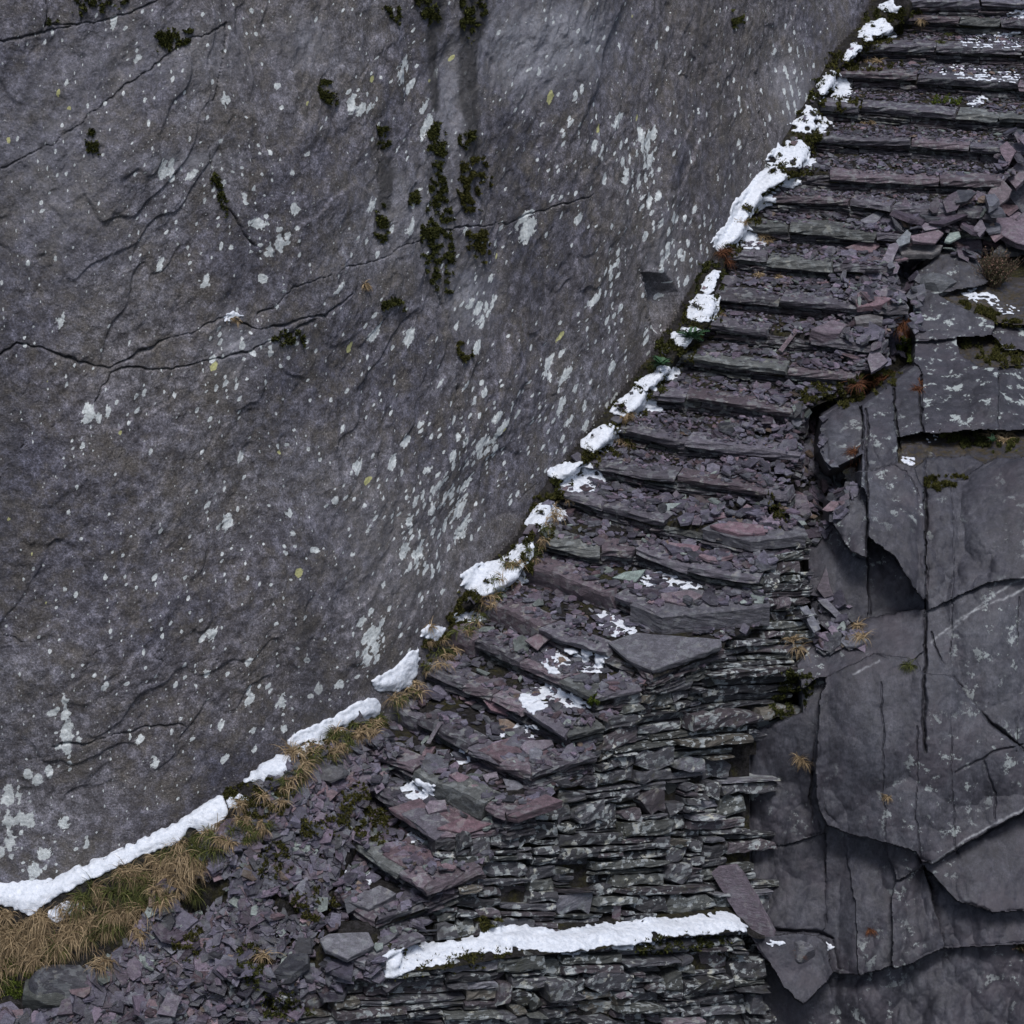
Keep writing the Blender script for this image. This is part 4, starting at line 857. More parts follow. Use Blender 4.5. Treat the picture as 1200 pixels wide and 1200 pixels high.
# pebbly grit between the chips and moss on treads is in the soil material
# ------------------------------------------------------------ snow
def remesh(mb,name,mat,vox,label,cat='snow patch',group=None,disp=.012,ds=11):
    me=bpy.data.meshes.new('tmp'); me.from_pydata(mb.v,[],mb.f); o=bpy.data.objects.new('tmp',me); COL.objects.link(o)
    m=o.modifiers.new('r','REMESH'); m.mode='VOXEL'; m.voxel_size=vox
    m2=o.modifiers.new('s','SMOOTH'); m2.factor=.6; m2.iterations=4
    dg=bpy.context.evaluated_depsgraph_get(); me2=bpy.data.meshes.new_from_object(o.evaluated_get(dg)); bpy.data.objects.remove(o); bpy.data.meshes.remove(me)
    bm=bmesh.new(); bm.from_mesh(me2); bm.verts.ensure_lookup_table(); seen=set(); isl=[]
    for v0 in bm.verts:
        if v0.index in seen: continue
        st=[v0]; seen.add(v0.index); cur=[]
        while st:
            q=st.pop(); cur.append(q)
            for e in q.link_edges:
                o2=e.other_vert(q)
                if o2.index not in seen: seen.add(o2.index); st.append(o2)
        isl.append(cur)
    isl.sort(key=len,reverse=True)
    kill=[v for c in (isl[1:] if len(isl)<7 else [c for c in isl[1:] if len(c)<30]) for v in c]
    if kill: bmesh.ops.delete(bm,geom=kill,context='VERTS'); bm.to_mesh(me2)
    bm.free(); n=len(me2.vertices)
    if n==0: return None
    co=np.zeros(n*3); me2.vertices.foreach_get('co',co); co=co.reshape(-1,3); no=np.zeros(n*3); me2.vertices.foreach_get('normal',no); no=no.reshape(-1,3)
    co+=no*(disp*fbm(co*ds,3)+disp*.5*fbm(co*ds*3,2))[:,None]; b=co.mean(0); b[2]=co[:,2].min(); co-=b
    me2.vertices.foreach_set('co',co.ravel()); me2.materials.clear(); me2.materials.append(mat); me2.polygons.foreach_set('use_smooth',[True]*len(me2.polygons)); me2.name=name; me2.update()
    o=link(name,me2); o.location=tuple(b); tag(o,label,cat,group); return o
_ico=bmesh.new(); bmesh.ops.create_icosphere(_ico,subdivisions=1,radius=1); ICO=np.array([v.co[:] for v in _ico.verts]); ICF=[tuple(v.index for v in f.verts) for f in _ico.faces]; _ico.free()
def snow(poly,label,rmax=.09,holes=.0,step=3.0,seed=0,lift=.3,group=None,bt=None):
    xs=[p[0] for p in poly]; ys=[p[1] for p in poly]; U_,V_=np.meshgrid(np.arange(min(xs)-5,max(xs)+6,step),np.arange(min(ys)-5,max(ys)+6,step))
    U_=U_+rng.uniform(-1,1,U_.shape); V_=V_+rng.uniform(-1,1,V_.shape); w=7*fbm(np.stack([U_/9,V_/9,U_*0+seed],-1),3); d=dline(poly,U_,V_,True); ki=inpoly(poly,U_+w,V_+w); k=ki|(d<(5 if rmax>.06 else 2)); d=np.where(ki,d+3,0); mb=MB()
    nz=fbm(np.stack([U_/7,V_/6,U_*0+seed+3],-1),3)
    for u,v,dd,q,h_ in zip(U_[k],V_[k],d[k],nz[k],range(10**6)):
        if q<holes-.5*(1): continue
        if q<(-.36+max(holes,0)*1.3) and (dd<9 or holes>0): continue
        h,n=hit(u,v,bt)
        if h is None: continue
        r=min(rmax*.55,.02+dd/S*.24); 
        mb.add(ICO*np.array([r*1.35,r*2.0,r*.62])+h+np.array([0,0,r*lift]),ICF)
    if not mb.v: print('no snow',label); return
    return remesh(mb,'snow_patch',mSnow,.016 if rmax>.05 else .012,label,group=group)
SN=[([(0,1040),(60,1035),(130,1006),(200,968),(238,944),(258,936),(262,952),(250,968),(238,972),(222,960),(205,985),(180,992),(150,1005),(120,1018),(95,1030),(60,1048),(35,1068),(20,1062),(0,1055),(-30,1055),(-30,1040)],'long smooth snow band along the cliff foot above the dead grass',.12,.0),
([(58,1070),(75,1060),(95,1058),(98,1064),(80,1072),(64,1080)],'small snow patch lying in the grass below the long band',.05,.05),
([(278,910),(300,895),(335,882),(345,892),(347,908),(325,914),(300,910),(285,914)],'rounded snow pad at the cliff foot above the dark green moss',.10,.0),
([(268,938),(285,935),(293,942),(280,946),(268,944)],'tiny snow patch on moss right of the long band',.05,0),
([(340,870),(360,858),(390,845),(420,828),(438,822),(441,836),(415,846),(395,856),(370,866),(350,874)],'slanting snow strip at the cliff foot above the tan grass',.09,.0),
([(350,880),(372,868),(380,874),(366,884),(352,892)],'thin snow scrap in the tan grass below the slanting strip',.04,.15),
([(440,800),(458,790),(470,780),(486,764),(488,775),(478,795),(482,803),(465,806),(445,806)],'snow wedge at the cliff foot beside the twenty-second step',.10,.0),
([(495,745),(503,735),(520,738),(528,745),(512,752),(500,752)],'little snow cap beside the twenty-first step at the cliff',.05,.05),
([(530,722),(548,715),(560,720),(570,726),(552,728),(535,728)],'thin snow smear on the chips beside the twenty-first step',.04,.15),
([(545,675),(560,665),(585,662),(600,650),(618,634),(622,648),(608,665),(614,680),(598,690),(575,696),(556,690),(545,685)],'large rounded snow patch at the cliff foot beside the twentieth step',.12,.0),
([(618,612),(630,600),(645,592),(662,600),(660,610),(640,614),(628,620)],'small snow dome at the cliff beside the eighteenth step',.08,.0),
([(645,555),(665,545),(690,548),(704,562),(695,572),(670,572),(655,562)],'broken snow mound at the cliff beside the seventeenth step',.09,.06),
([(684,520),(700,508),(715,500),(725,508),(722,518),(712,526),(695,526)],'smooth snow patch at the cliff beside the sixteenth step',.09,.0),
([(720,480),(735,468),(745,458),(765,472),(772,480),(755,486),(748,490),(728,484)],'snow patch on the mossy left end of the fifteenth step',.09,.0),
([(746,450),(762,440),(775,430),(795,432),(793,442),(778,448),(765,456),(750,452)],'crooked snow patch round the small fern at the fourteenth step',.06,.0),
([(788,394),(800,386),(818,386),(822,392),(808,398),(800,408),(790,400)],'snow patch beside the larger fern at the thirteenth step',.06,.0),
([(810,360),(822,348),(840,352),(844,362),(835,372),(820,374),(808,370)],'snow patch on the left end of the twelfth step',.07,.05),
([(822,338),(832,322),(842,318),(836,335),(828,345)],'snow sliver at the cliff beside the eleventh step',.05,0),
([(838,285),(845,272),(858,262),(862,240),(880,222),(900,195),(910,200),(935,214),(915,220),(895,226),(905,236),(888,244),(868,258),(880,275),(893,285),(885,292),(860,288),(842,290)],'long zigzag snow drift at the cliff running from the eighth to the tenth step',.11,.0),
([(902,185),(915,172),(940,168),(945,180),(963,192),(945,196),(925,192),(908,190)],'broad snow patch on the left end of the seventh step',.09,.04),
([(925,150),(942,140),(948,127),(962,140),(974,150),(958,154),(940,152)],'pointed snow patch on the left end of the sixth step',.07,.04),
([(958,115),(962,98),(975,86),(990,98),(998,108),(990,116),(972,110)],'triangular snow patch on the left end of the fifth step',.08,.03),
([(990,70),(1000,50),(1010,58),(1016,68),(1008,76),(995,76)],'snow scrap at the cliff beside the fourth step',.05,.1),
([(1005,42),(1015,30),(1032,22),(1045,32),(1048,40),(1030,46),(1015,48)],'snow patch on moss at the cliff beside the third step',.06,.1),
([(1030,8),(1045,2),(1055,8),(1050,14),(1035,12)],'small snow scrap at the topmost left corner of the steps',.05,.1),
([(1125,46),(1150,40),(1200,40),(1225,44),(1225,54),(1180,56),(1130,54)],'crusty snow strip on the third step right side',.035,.12),
([(1098,80),(1130,78),(1160,84),(1195,88),(1190,95),(1140,93),(1105,88)],'long broken snow strip on the fourth step',.035,.08),
([(1180,18),(1200,12),(1230,12),(1230,22),(1190,24)],'snow patch on the second step at the right picture edge',.035,.08),
([(1138,118),(1155,115),(1162,122),(1145,126),(1136,124)],'small snow patch on the fifth step by the purple stones',.04,.05),
([(752,675),(775,672),(800,680),(822,688),(815,694),(785,694),(765,688),(752,684)],'ragged snow between purple slates above the widest slab',.035,.10),
([(700,722),(712,720),(745,738),(742,745),(715,742),(705,735)],'snow patch behind the tip of the pointed slab',.05,.03),
([(635,775),(650,765),(680,760),(715,772),(722,780),(700,788),(670,784),(645,788)],'ragged snow on the twentieth step above the dark cleft',.045,.08),
([(612,818),(625,808),(640,803),(665,812),(690,828),(680,834),(660,824),(640,828),(625,836),(615,828)],'curved snow patch among slates above the twenty-second step',.05,.06),
([(585,858),(605,850),(625,852),(638,862),(620,868),(600,868),(585,862)],'speckled snow patch on the twenty-third step',.035,.13),
([(528,886),(545,880),(560,885),(550,892),(535,894)],'speckled snow patch on the chips of the twenty-fourth step left part',.03,.12),
([(472,925),(490,914),(510,922),(505,936),(488,940),(475,932)],'small snow patch among red slates of the twenty-fifth step',.04,.08),
([(480,978),(500,985),(495,998),(478,996)],'snow scrap on the layered slabs under the twenty-fifth step',.03,.12),
([(405,1015),(425,1008),(440,1020),(436,1035),(415,1038),(404,1028)],'lacy snow patch beside the thick jutting slab',.035,.12),
([(445,1130),(462,1118),(500,1110),(540,1106),(575,1092),(610,1088),(640,1094),(665,1096),(690,1088),(735,1086),(760,1079),(800,1082),(825,1076),(850,1072),(862,1080),(872,1090),(845,1088),(815,1094),(785,1094),(760,1104),(735,1108),(700,1106),(672,1116),(640,1110),(608,1108),(585,1114),(550,1112),(520,1126),(490,1130),(455,1143)],'long snow strip covering the ledge between the two stone walls',.085,.03),
([(1128,345),(1140,340),(1155,342),(1170,352),(1160,358),(1140,352)],'snow patch on the mossy crag top under the heather',.035,.06),
([(1168,360),(1180,358),(1192,364),(1184,370),(1172,366)],'snow fleck right on the mossy crag top',.03,.06),
([(1052,540),(1065,536),(1074,540),(1066,546),(1054,546)],'small snow fleck on the lichened crag ledge',.03,.06),
([(1084,512),(1094,508),(1098,514),(1088,518)],'tiny snow fleck at the back of the crag ledge',.025,.0),
([(898,600),(906,610),(912,618),(905,622),(898,615)],'snow sprinkle at the wall top beside the tilted purple block',.03,.05),
([(262,371),(272,366),(284,370),(280,376),(266,376)],'tiny cap of snow on the grass tuft in the cliff crack',.03,0),
([(900,1106),(908,1102),(918,1106),(912,1110)],'snow dab on the moss beside the foot of the leaning slab',.025,0),
([(960,1108),(968,1106),(975,1110),(968,1113)],'snow dab on the block right of the leaning slab',.025,0)]
for i,(pl,lab,rm,ho) in enumerate(SN): snow(pl,lab,rm,ho,seed=i*3.1)
cv=[];cf=[]
for c_ in chips:
    o_=len(cv); cv.extend(c_[1]); cf.extend([tuple(i+o_ for i in f) for f in c_[2]])
collect(np.array(cv),cf); BT=mkbvh()
print('snow',time.time()-T00)
# ------------------------------------------------------------ moss
def mosspatch(poly,label,n,size=.022,cols=((.022,.027,.008),(.055,.06,.018)),name='moss_patch',thick=.03,shag=1.0):
    xs=[p[0] for p in poly]; ys=[p[1] for p in poly]; mb=MB(); c=0; t=0; first=None
    while c<n and t<n*8:
        t+=1; u=random.uniform(min(xs),max(xs)); v=random.uniform(min(ys),max(ys)); q=9*float(fbm(np.array([u/7,v/7,1.]),2))
        if not inpoly(poly,np.array(u+q),np.array(v+q)): continue
        if float(fbm(np.array([u/6,v/6,7.]),2))<-.10+.25*random.random(): continue
        h,nn=hit(u,v)
        if h is None: continue
        if first is None: first=h
        c+=1; hh_=h+nn*random.uniform(0,thick)*(.4+.6*float(fbm(h*9,2)+.5)); f=random.random()*.8+.2*random.random()
        col=tuple(cols[0][i]+(cols[1][i]-cols[0][i])*f*f for i in range(3))
        for _ in range(3):
            d1=nn*shag+rng.normal(0,.8,3); d1/=np.linalg.norm(d1); d2=np.cross(d1,rng.normal(0,1,3)); d2/=np.linalg.norm(d2)+1e-9; s=size*random.uniform(.5,1.3)
            mb.add([hh_-d2*s*.28,hh_+d2*s*.28,hh_+d1*s],[(0,1,2)],col)
    if first is None: print('no moss',label); return
    o=mb.build(name,mMoss,origin=tuple(first)); tag(o,label,'moss patch'); return o
MS=[([(300,1000),(330,985),(345,1010),(320,1030),(300,1025)],'small moss pad among the slates high on the left scree',260,1),([(395,925),(425,915),(440,950),(425,985),(400,965)],'olive moss spreading over slates left of the twenty-fifth step',520,1),
([(195,1100),(235,1085),(250,1110),(215,1130)],'small moss pad among slates in the lower scree',240,1),([(300,1165),(360,1160),(370,1190),(310,1195)],'dark moss under the overhang of the lowest step',300,0),([(340,965),(400,958),(405,975),(350,982)],'narrow moss line across the upper left scree',260,1),([(498,150),(512,160),(522,200),(532,260),(526,345),(508,335),(498,270),(505,215)],'loose trailing moss running down between the vertical tufts of the cliff',900,0),([(484,-5),(515,-5),(512,30),(502,38),(494,20)],'dark moss hanging from the top edge above the left wet streak',500,0),([(535,-5),(570,-5),(560,25),(548,50),(540,25)],'dark moss hanging from the top edge above the right wet streak',650,0),
([(498,143),(518,145),(523,175),(512,192),(500,168)],'highest green moss tuft below the left wet streak',420,0),([(500,190),(516,192),(528,225),(526,262),(508,240),(504,215)],'long vertical moss strip in the middle of the cliff',700,0),
([(535,188),(568,184),(576,208),(560,222),(558,252),(545,250),(532,222)],'bright olive moss cushion right of the vertical strip',900,1),([(495,262),(515,250),(530,285),(528,310),(515,345),(500,325),(492,290)],'dark ragged moss above the long diagonal crack',900,0),
([(545,268),(570,268),(573,300),(560,308),(548,292)],'square olive moss tuft crossing the diagonal crack',450,1),([(437,242),(452,238),(454,265),(446,285),(436,272)],'small moss tuft left of the vertical strip',300,0),([(440,150),(457,148),(452,172),(440,178)],'small moss tuft high left of the vertical strip',220,0),
([(474,222),(490,222),(492,238),(478,240)],'round moss dot between the two moss columns',180,0),([(535,400),(552,400),(556,418),(545,426),(536,416)],'small moss cushion in the vertical crack',260,1),([(180,34),(205,32),(226,36),(210,55),(190,72),(182,58)],'moss cushion in the upper left crack',480,0),
([(372,92),(388,92),(398,112),(395,126),(376,118)],'black green moss tuft near the picture top',360,0),([(448,345),(462,350),(474,356),(462,368),(446,362)],'sparse moss tufts under the diagonal crack',200,0),([(315,388),(352,386),(358,402),(335,406),(318,400)],'dark moss along the lower diagonal crack',260,0),
([(97,156),(108,150),(118,160),(116,182),(102,176)],'sparse black moss below the upper left crack',150,0),([(245,198),(256,205),(272,250),(266,258),(252,228)],'thin moss line in the short steep crack',180,0),([(853,14),(866,11),(872,25),(860,34),(853,26)],'lone dark moss cushion high on the right of the cliff',240,0),
([(95,-4),(150,-4),(140,6),(100,12),(58,30),(54,24),(88,20)],'moss line along the top left ledge',300,0),([(447,10),(470,8),(468,30),(455,28)],'moss tuft near the top centre left',160,0),([(538,155),(560,152),(556,166),(548,178),(536,168)],'two small moss tufts under the right wet streak',240,0),
([(935,400+60),(1000,445),(1040,430),(1060,440),(1010,468),(985,480),(940,475),(940,468)],'mossy cushion bank on top of the split blocks',2100,1),([(1046,395),(1062,390),(1070,405),(1068,425),(1055,420)],'bright green moss beside the rusty ferns',420,2),
([(920,780),(955,790),(955,800),(930,838),(900,840),(905,820)],'dark moss filling the hollow between wall and crag',800,0),([(900,560+10),(915,590),(925,612),(915,622),(902,605)],'moss at the wall top beside the gully',240,1),
([(1120,352),(1160,362),(1200,380),(1200,388),(1165,378),(1135,364)],'brown green moss draping over the top block of the crag',1340,1),([(1120,396),(1165,398),(1200,412),(1200,432),(1160,428),(1130,412)],'mossy seam along the second ledge of the crag',1420,1),([(1085,565),(1122,560),(1135,556),(1118,568),(1090,576)],'thin moss cushion on the lip of the great right block',940,1),
([(1100,510),(1140,506),(1195,515),(1195,532),(1150,530),(1105,522)],'dark moss carpet of the third ledge of the crag',1340,0),([(545,690),(552,685),(570,700),(560,712),(540,716),(532,708)],'green moss under the large rounded snow patch',420,1),([(615,620),(630,618),(632,650),(622,672),(612,655)],'moss at the end of the big riser block beside the cliff',380,1),
([(455,1105),(520,1120),(600,1110),(590,1124),(500,1142),(460,1148)],'moss edging below the left part of the ledge snow',420,1),([(560,1074),(585,1072),(588,1088),(560,1092)],'moss clump above the ledge snow in a wall joint',320,1),([(740,1104),(800,1098),(860,1094),(850,1112),(790,1116),(750,1118)],'dark moss edging below the right part of the ledge snow',460,0),
([(425,935),(450,945),(458,985),(440,995),(425,975),(415,955)],'moss on the left end of the twenty-fifth step',480,1),([(340,1050),(380,1040),(400,1060),(370,1080),(345,1070)],'moss between slates on the lower scree',360,1),([(270,1110),(300,1105),(320,1140),(290,1160)],'dark moss in the cleft of the lowest step',360,0),([(690,815),(700,812),(704,830),(690,836)],'bright moss tuft in the wall below the pointed slab',200,2),
([(1005,40),(1045,10),(1072,15),(1070,40),(1030,52),(1010,50)],'mossy turf at the cliff foot beside the third step',600,1),([(1030,75),(1060,68),(1040,82)],'tiny moss dab beside the fourth step',80,1),([(955,118),(1000,112),(1010,120),(975,130),(958,128)],'moss under the triangular snow patch',320,1),([(900,195),(940,192),(935,208),(905,206)],'moss under the broad snow patch of the seventh step',300,1),
([(925,155),(965,155),(960,166),(930,165)],'moss under the pointed snow patch of the sixth step',280,0),([(990,78),(1035,72),(1030,84),(995,84)],'moss beside the snow scrap of the fourth step',260,1),([(885,222),(915,228),(905,238),(888,236)],'moss on the left end of the eighth step',200,1),([(765,395),(795,395),(800,418),(780,425),(762,415)],'dark moss under the larger fern',380,0),
([(700,528),(740,516),(745,524),(710,536)],'moss on the sixteenth step beside the cliff',200,1),([(640,572),(665,578),(650,590),(640,588)],'moss on the cliff side end of the seventeenth step',200,1),([(1085,115),(1125,112),(1130,122),(1095,124)],'yellow green moss on the fifth tread',220,2),([(0,1085),(60,1100),(70,1160),(0,1170)],'wet green moss at the left picture edge under the grass',800,2),
([(345,872),(400,850),(445,838),(455,850),(400,870),(350,895)],'moss and turf below the slanting snow strip',650,1),([(262,925),(290,912),(335,915),(345,930),(320,960),(280,960),(262,945)],'dark green moss mound below the rounded snow pad',1100,1)]
MC=[((.013,.016,.005),(.085,.09,.026)),((.022,.024,.007),(.085,.08,.024)),((.03,.045,.008),(.12,.15,.028))]
for k in list(range(1,22)):
    x,y=NOSE[k][1]; x2,y2=NOSE[k-1][1]
    bx=np.interp((y+y2)/2,[p[1] for p in BASE[::-1]],[p[0] for p in BASE[::-1]])
    g=k%3
    MS.append(([(bx-4,y2+10),(x2+8,y2+8),(x+22,y-6),(x+6,y+5),(bx-10,y+8),(bx-12,y-8)],'moss and turf between the cliff foot and the %s step from the top'%ORD[k],420,(1,0,1)[g]))
for pl,lab,n,ci in MS: mosspatch(pl,lab,int(n*1.25),.028,MC[ci])
print('moss',time.time()-T00)
# ------------------------------------------------------------ grass
TAN=((.11,.078,.045),(.34,.26,.16)); GRN=((.03,.035,.012),(.09,.10,.03)); RUST=((.05,.02,.012),(.14,.06,.03))
def tuft(mb,P,n,L,pal,spread=1.0,down=(0,-.6),w=.0048):
    for _ in range(n):
        a=random.uniform(0,6.28); l=L*random.uniform(.45,1.15); b=np.array(P)+np.array([rng.normal(0,.25)*L*.5,rng.normal(0,.2)*L*.5,0])
        d=np.array([math.cos(a)*spread*.6+down[0],math.sin(a)*spread*.6+down[1],1.1]); d/=np.linalg.norm(d); pts=[b]; g=np.array([0,0,-1])*random.uniform(.35,.75)
        for s in range(4): d=d+g; d/=np.linalg.norm(d); pts.append(pts[-1]+d*l/4)
        side=np.cross(pts[1]-pts[0],[rng.normal(),rng.normal(),rng.normal()]); side/=np.linalg.norm(side)+1e-9
        f=random.random()**1.6; c=tuple(pal[0][i]+(pal[1][i]-pal[0][i])*f for i in range(3)); V=[]
        for i,p in enumerate(pts): ww=w*(1-i/4.6); V+= [p-side*ww,p+side*ww]
        mb.add(V,[(2*i,2*i+1,2*i+3,2*i+2) for i in range(4)],c)
mb=MB()
GP=[(-20,1062),(35,1072),(70,1062),(140,1022),(200,992),(240,972),(262,960),(285,965),(262,990),(235,1015),(215,1045),(170,1075),(120,1095),(60,1120),(0,1150),(-20,1150)]
c=0
while c<190:
    u=random.uniform(-20,290); v=random.uniform(950,1150)
    if not inpoly(GP,np.array(u),np.array(v)): continue
    h,n=hit(u,v)
    if h is None: continue
    g=float(fbm(np.array([u/45,v/45,3.]),2)); tuft(mb,h,random.randint(40,95),random.uniform(.10,.27),TAN if g>-.25+random.uniform(-.2,.2) else GRN,random.uniform(.8,1.7),(random.uniform(-.3,.4),random.uniform(-.8,-.2))); c+=1
GP2=[(262,962),(300,945),(345,908),(348,880),(400,850),(440,843),(448,862),(385,895),(340,935),(300,985),(265,1000)]; c=0
for (x0,y0),(x1,y1) in zip(BASE[5:12],BASE[6:13]):
    for _ in range(13):
        t=random.random(); h,n=hit(x0+(x1-x0)*t+random.uniform(8,30),y0+(y1-y0)*t+random.uniform(8,22))
        if h is not None: tuft(mb,h+np.array([0,0,.05]),random.randint(18,45),random.uniform(.09,.19),TAN if random.random()<.6 else GRN,1.4,(random.uniform(-.2,.3),-.4))
while c<60:
    u=random.uniform(260,450); v=random.uniform(840,1000)
    if not inpoly(GP2,np.array(u),np.array(v)): continue
    h,n=hit(u,v)
    if h is None: continue
    tuft(mb,h,random.randint(25,50),random.uniform(.08,.17),TAN if random.random()<.6 else GRN,1.3,(0.1,-.5)); c+=1
o=mb.build('grass',mGrass); tag(o,'bank of drooping dead tan and green grass below the cliff foot snow','grass',kind='stuff')
TU=[([(343,880),(352,893),(350,905),(360,882)],'tan grass tuft hanging between the rounded snow pad and the scree',TAN,5,.22),([(390,860),(420,848),(440,842),(405,862)],'tan and green grass tuft below the slanting snow strip',GRN,5,.15),([(505,735),(500,750),(515,748)],'tan grass tuft beside the little snow cap',TAN,3,.14),
([(925,752),(932,758)],'straw coloured grass tuft at the wall end above the hollow',TAN,2,.2),([(935,890),(942,893)],'tan grass tuft on the upper left face of the crag',TAN,2,.14),([(1038,934)],'single tan grass tuft in the middle of the crag',TAN,1,.10),([(1005,735),(1012,745)],'tan grass tuft in the gully above the dark block',TAN,2,.16),([(1065,778),(1070,782)],'green brown grass tuft on the dark block beside the joint',GRN,2,.13),
([(1165,512),(1180,518),(1175,508)],'orange brown grass tuft on the third ledge of the crag',TAN,3,.22),([(272,374),(277,376)],'small brown grass tuft under the tiny snow cap in the cliff crack',TAN,2,.09),([(428,334),(430,337)],'small tan grass tuft in the diagonal cliff crack',TAN,2,.09),([(868,258),(874,262)],'tan grass tuft in the middle of the zigzag snow drift',TAN,2,.12),([(895,278),(900,282)],'tan grass tuft at the left end of the ninth step',TAN,2,.14),
([(845,298),(848,304),(850,292)],'rusty brown fern tuft at the foot of the zigzag snow drift',RUST,3,.16),([(1055,382),(1060,375),(1062,392)],'rusty dead fern against the left edge of the crag',RUST,4,.2),([(1005,452),(1020,446),(1035,444)],'rusty dead fern on the moss above the split blocks',RUST,4,.18),([(1002,530),(1004,545),(1000,556)],'rusty dead fern hanging in the cleft left of the lichened block',RUST,3,.2),([(1075,455),(1078,448)],'rusty dead fern in the upper joint of the crag',RUST,2,.14),
([(1015,142),(1020,145)],'tan grass tuft under the fifth step riser',TAN,2,.09),([(1082,25),(1080,30)],'tan grass tuft at the left end of the second step',TAN,2,.12),([(1105,48),(1108,42)],'tan grass tuft at the left end of the snowy third tread',GRN,2,.11),([(1020,72),(1030,74)],'tan grass tuft at the left end of the fourth step',TAN,2,.14),([(890,324),(910,326),(925,326)],'tan grass spread along the back of the eleventh tread',TAN,4,.09),([(735,484),(728,490)],'tan grass tuft below the snow of the fifteenth step',TAN,2,.13),
([(725,514),(735,518)],'tan grass tuft below the snow of the sixteenth step',TAN,2,.12),([(310,890+230),(115,1130),(122,1125)],'tan grass tuft beside the half buried boulder',TAN,3,.2),([(225,1040),(232,1050)],'green grass tuft at the left edge of the scree',GRN,3,.18),([(290,965),(300,972)],'green brown grass tuft under the dark moss mound',GRN,3,.15),([(162,1090),(165,1098)],'orange brown grass tuft over the bottom left scree',TAN,2,.16),([(1020,1092),(935,1118)],'brown fern tuft between blocks beside the leaning slab',RUST,2,.1)]
for pts,lab,pal,n,L in TU:
    mb=MB(); f=None
    for i in range(n):
        p=pts[i%len(pts)]; h,nn=hit(p[0]+random.uniform(-3,3),p[1]+random.uniform(-2,2))
        if h is None: continue
        f=h if f is None else f; tuft(mb,h,70,L,pal,1.1,(nn[0]*.4,nn[1]*.4-.1))
    if f is not None: o=mb.build('dead_fern' if pal is RUST else 'grass_tuft',mGrass,origin=tuple(f)); tag(o,lab,'fern' if pal is RUST else 'grass tuft')
# ferns with living leaves
def leafplant(u,v,label,r,n):
    h,nn=hit(u,v); h=h+np.array([0,-.06,.10]); mb=MB()
    for i in range(n):
        a=random.uniform(0,6.28); el=random.uniform(.1,1.1); d=np.array([math.cos(a)*math.cos(el),math.sin(a)*math.cos(el),math.sin(el)]); L=r*random.uniform(.5,1)
        side=np.cross(d,[0,0,1]); side/=np.linalg.norm(side); c=random.uniform(.6,1.3); col=(.035*c,.085*c,.04*c)
        for s in range(7):
            t=(s+1)/7; q=h+d*L*t+np.array([0,0,-.35*L*t*t]); w=r*.26*(1-t*.6)
            for sg in (-1,1):
                tip=q+side*sg*w+d*w*.5; mb.add([q,q+d*w*.5+side*sg*w*.5+np.array([0,0,.006]),tip,q+d*-.1*w+side*sg*w*.55],[(0,1,2,3)],col)
    o=mb.build('fern',mLeaf,origin=tuple(h)); tag(o,label,'fern')
leafplant(810,402,'larger green fern beside the snow of the thirteenth step',.26,22); leafplant(774,434,'smaller green fern ringed by snow at the fourteenth step',.21,18); leafplant(1162,524,'small green leafy plant on the third ledge of the crag',.11,8); leafplant(700,1104-350,'tiny green plant among wall stones',.05,4) if False else None
def heather(u,v,label,r,n,up=.0):
    h,nn=hit(u,v); root=empty('heather_bush',tuple(h)); tag(root,label,'heather bush'); st=MB(); fo=MB(); fl=MB()
    for i in range(n):
        a=random.uniform(0,6.28); s=random.uniform(.1,.9); d=np.array([math.cos(a)*s,math.sin(a)*s-.15,1.0]); d/=np.linalg.norm(d); L=r*random.uniform(.6,1.15); pts=[h+rng.normal(0,.03,3)*np.array([1,1,0])]
        for k in range(5): d=d+rng.normal(0,.13,3)+np.array([0,0,.03]); d/=np.linalg.norm(d); pts.append(pts[-1]+d*L/5)
        for k in range(5):
            p,q=pts[k],pts[k+1]; s_=np.cross(q-p,FW); s_/=np.linalg.norm(s_)+1e-9; w=.0035*(1-k*.14); st.add([p-s_*w,p+s_*w,q+s_*w*.8,q-s_*w*.8],[(0,1,2,3)],(.05,.032,.024))
            for _ in range(5 if k>0 else 2):
                c=p+(q-p)*random.random(); dd=rng.normal(0,1,3); dd/=np.linalg.norm(dd); e=np.cross(dd,rng.normal(0,1,3)); e/=np.linalg.norm(e); z_=.018*random.uniform(.6,1.3); f=random.uniform(.5,1.3)
                if k>=3 and random.random()<.22: fl.add([c,c+e*z_*.6,c+dd*z_*.9],[(0,1,2)],(.22*f,.13*f,.10*f))
                else: fo.add([c-e*z_*.25,c+e*z_*.25,c+dd*z_*1.2],[(0,1,2)],(.045*f,.05*f,.022*f) if random.random()<.6 else (.085*f,.06*f,.035*f))
    st.build('stem',mLeaf,root); fo.build('foliage',mLeaf,root); fl.build('flowers',mLeaf,root)
heather(1165,335,'brown green heather bush with faded pinkish tips on the crag top',.42,330); heather(1200,1115,'small dark heather bush on the crag at the right picture edge',.22,90)
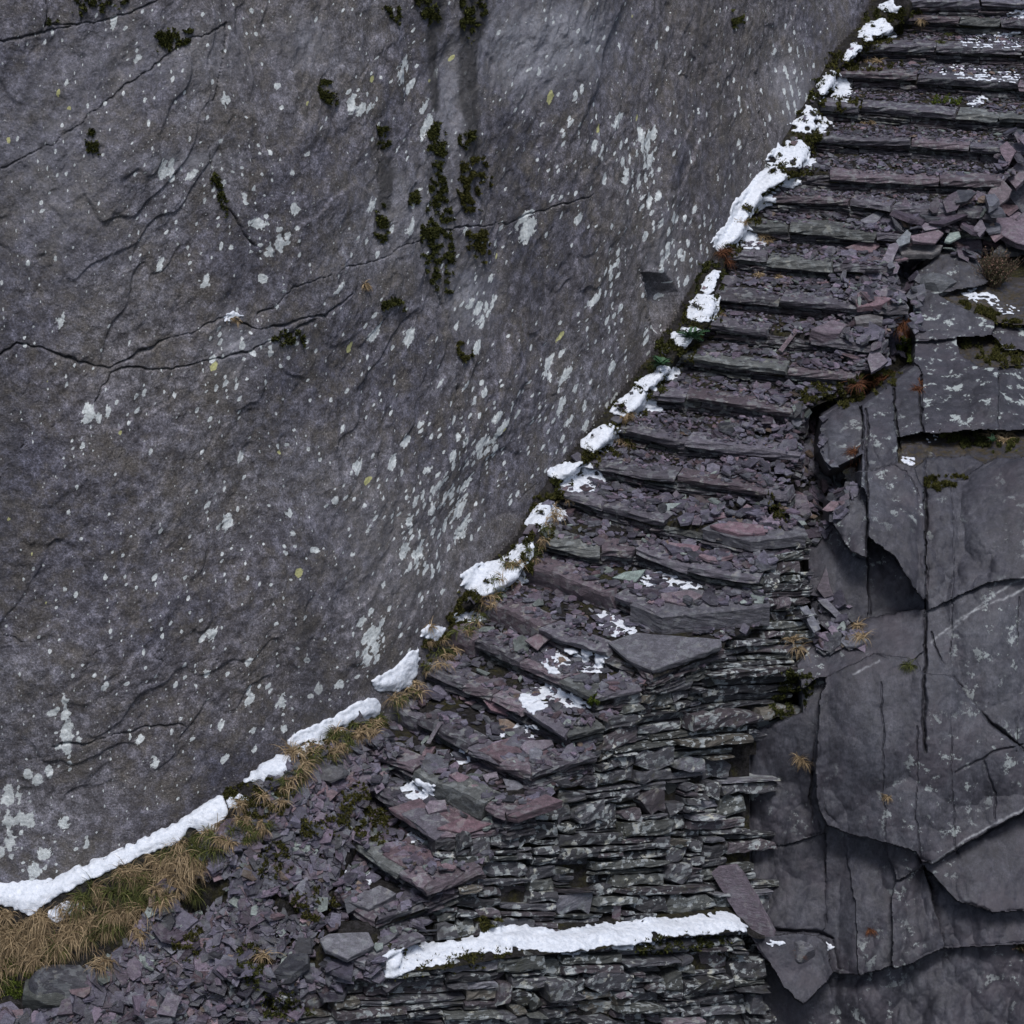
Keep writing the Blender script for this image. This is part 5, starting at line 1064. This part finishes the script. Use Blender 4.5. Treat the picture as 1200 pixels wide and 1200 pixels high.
# half-buried boulders
def boulder(u,v,rx,ry,rz,label,tint,seed):
    h,nn=hit(u,v); bm=bmesh.new(); bmesh.ops.create_icosphere(bm,subdivisions=5,radius=1); V=np.array([q.co[:] for q in bm.verts]); Fx=[tuple(x.index for x in f.verts) for f in bm.faces]; bm.free()
    R_=np.random.default_rng(seed)
    for _ in range(16):
        n=R_.normal(0,1,3); n/=np.linalg.norm(n); dd=R_.uniform(.55,.85); e=V@n-dd; V=V-np.outer(np.maximum(e,0),n)
    V=V*np.array([rx,ry,rz]); V=V+V*(.09*fbm(V*3+seed,4)+.02*terr(fbm(V*np.array([2,2,5.])+seed,2),5,.05))[:,None]; mb=MB(); mb.add(V+h-np.array([0,0,rz*.25]),Fx,tint); o=mb.build('boulder',mSlab,origin=tuple(h)); tag(o,label,'boulder')
boulder(85,1150,.42,.3,.26,'dark half buried boulder in the bottom left scree',(.042,.043,.052),3); boulder(55,1165,.34,.25,.2,'mossy sloping boulder at the bottom left beside the wet moss',(.038,.042,.040),5); boulder(306,908+8,.1,.1,.07,'small grey stone peeping out under the rounded snow pad',(.09,.09,.105),6); boulder(382,905,.22,.14,.15,'dark square stone set in the bank right of the tan tuft',(.06,.06,.068),8)
boulder(853,330,.18,.14,.08,'dark rounded stone in snow at the left end of the tenth step',(.07,.066,.082),9); boulder(1100,330,.26,.2,.16,'lichen covered boulder on the crag top left of the heather',(.075,.08,.09),12); boulder(940,1110,.17,.14,.13,'angular dark block beside the foot of the leaning slab',(.066,.066,.08),15)
# ------------------------------------------------------------ light, camera
w=bpy.data.worlds.new('World'); scene.world=w; w.use_nodes=True; nt=w.node_tree; nt.nodes.clear()
o=nt.nodes.new('ShaderNodeOutputWorld'); bg=nt.nodes.new('ShaderNodeBackground'); sk=nt.nodes.new('ShaderNodeTexSky'); sk.sky_type='NISHITA'; sk.sun_disc=False
SE,SR=math.radians(66),math.radians(172)
sk.sun_elevation=SE; sk.sun_rotation=SR; sk.air_density=1.0; sk.dust_density=3.0; sk.ozone_density=1.0; bg.inputs[1].default_value=.068
nt.links.new(sk.outputs[0],bg.inputs[0]); nt.links.new(bg.outputs[0],o.inputs[0])
L=bpy.data.lights.new('overcast_sun','SUN'); L.energy=1.6; L.angle=math.radians(16); L.color=(1,.985,.98)
lo=bpy.data.objects.new('overcast_sun',L); COL.objects.link(lo)
d=Vector((math.sin(SR)*math.cos(SE),math.cos(SR)*math.cos(SE),math.sin(SE))); lo.rotation_euler=d.to_track_quat('Z','Y').to_euler(); lo.location=(0,-10,15)
cam=bpy.data.cameras.new('camera'); cam.sensor_width=36; cam.lens=36*F/1200; cam.clip_end=500; cam.clip_start=.5
co=bpy.data.objects.new('camera',cam); COL.objects.link(co); co.location=tuple(CAM); co.rotation_euler=(math.pi/2-EL,0,0); scene.camera=co
scene.view_settings.view_transform='Standard'; scene.view_settings.look='None'; scene.view_settings.gamma=1; scene.view_settings.exposure=0.88
scene.render.resolution_x=1024; scene.render.resolution_y=1024
print('done',time.time()-T00)
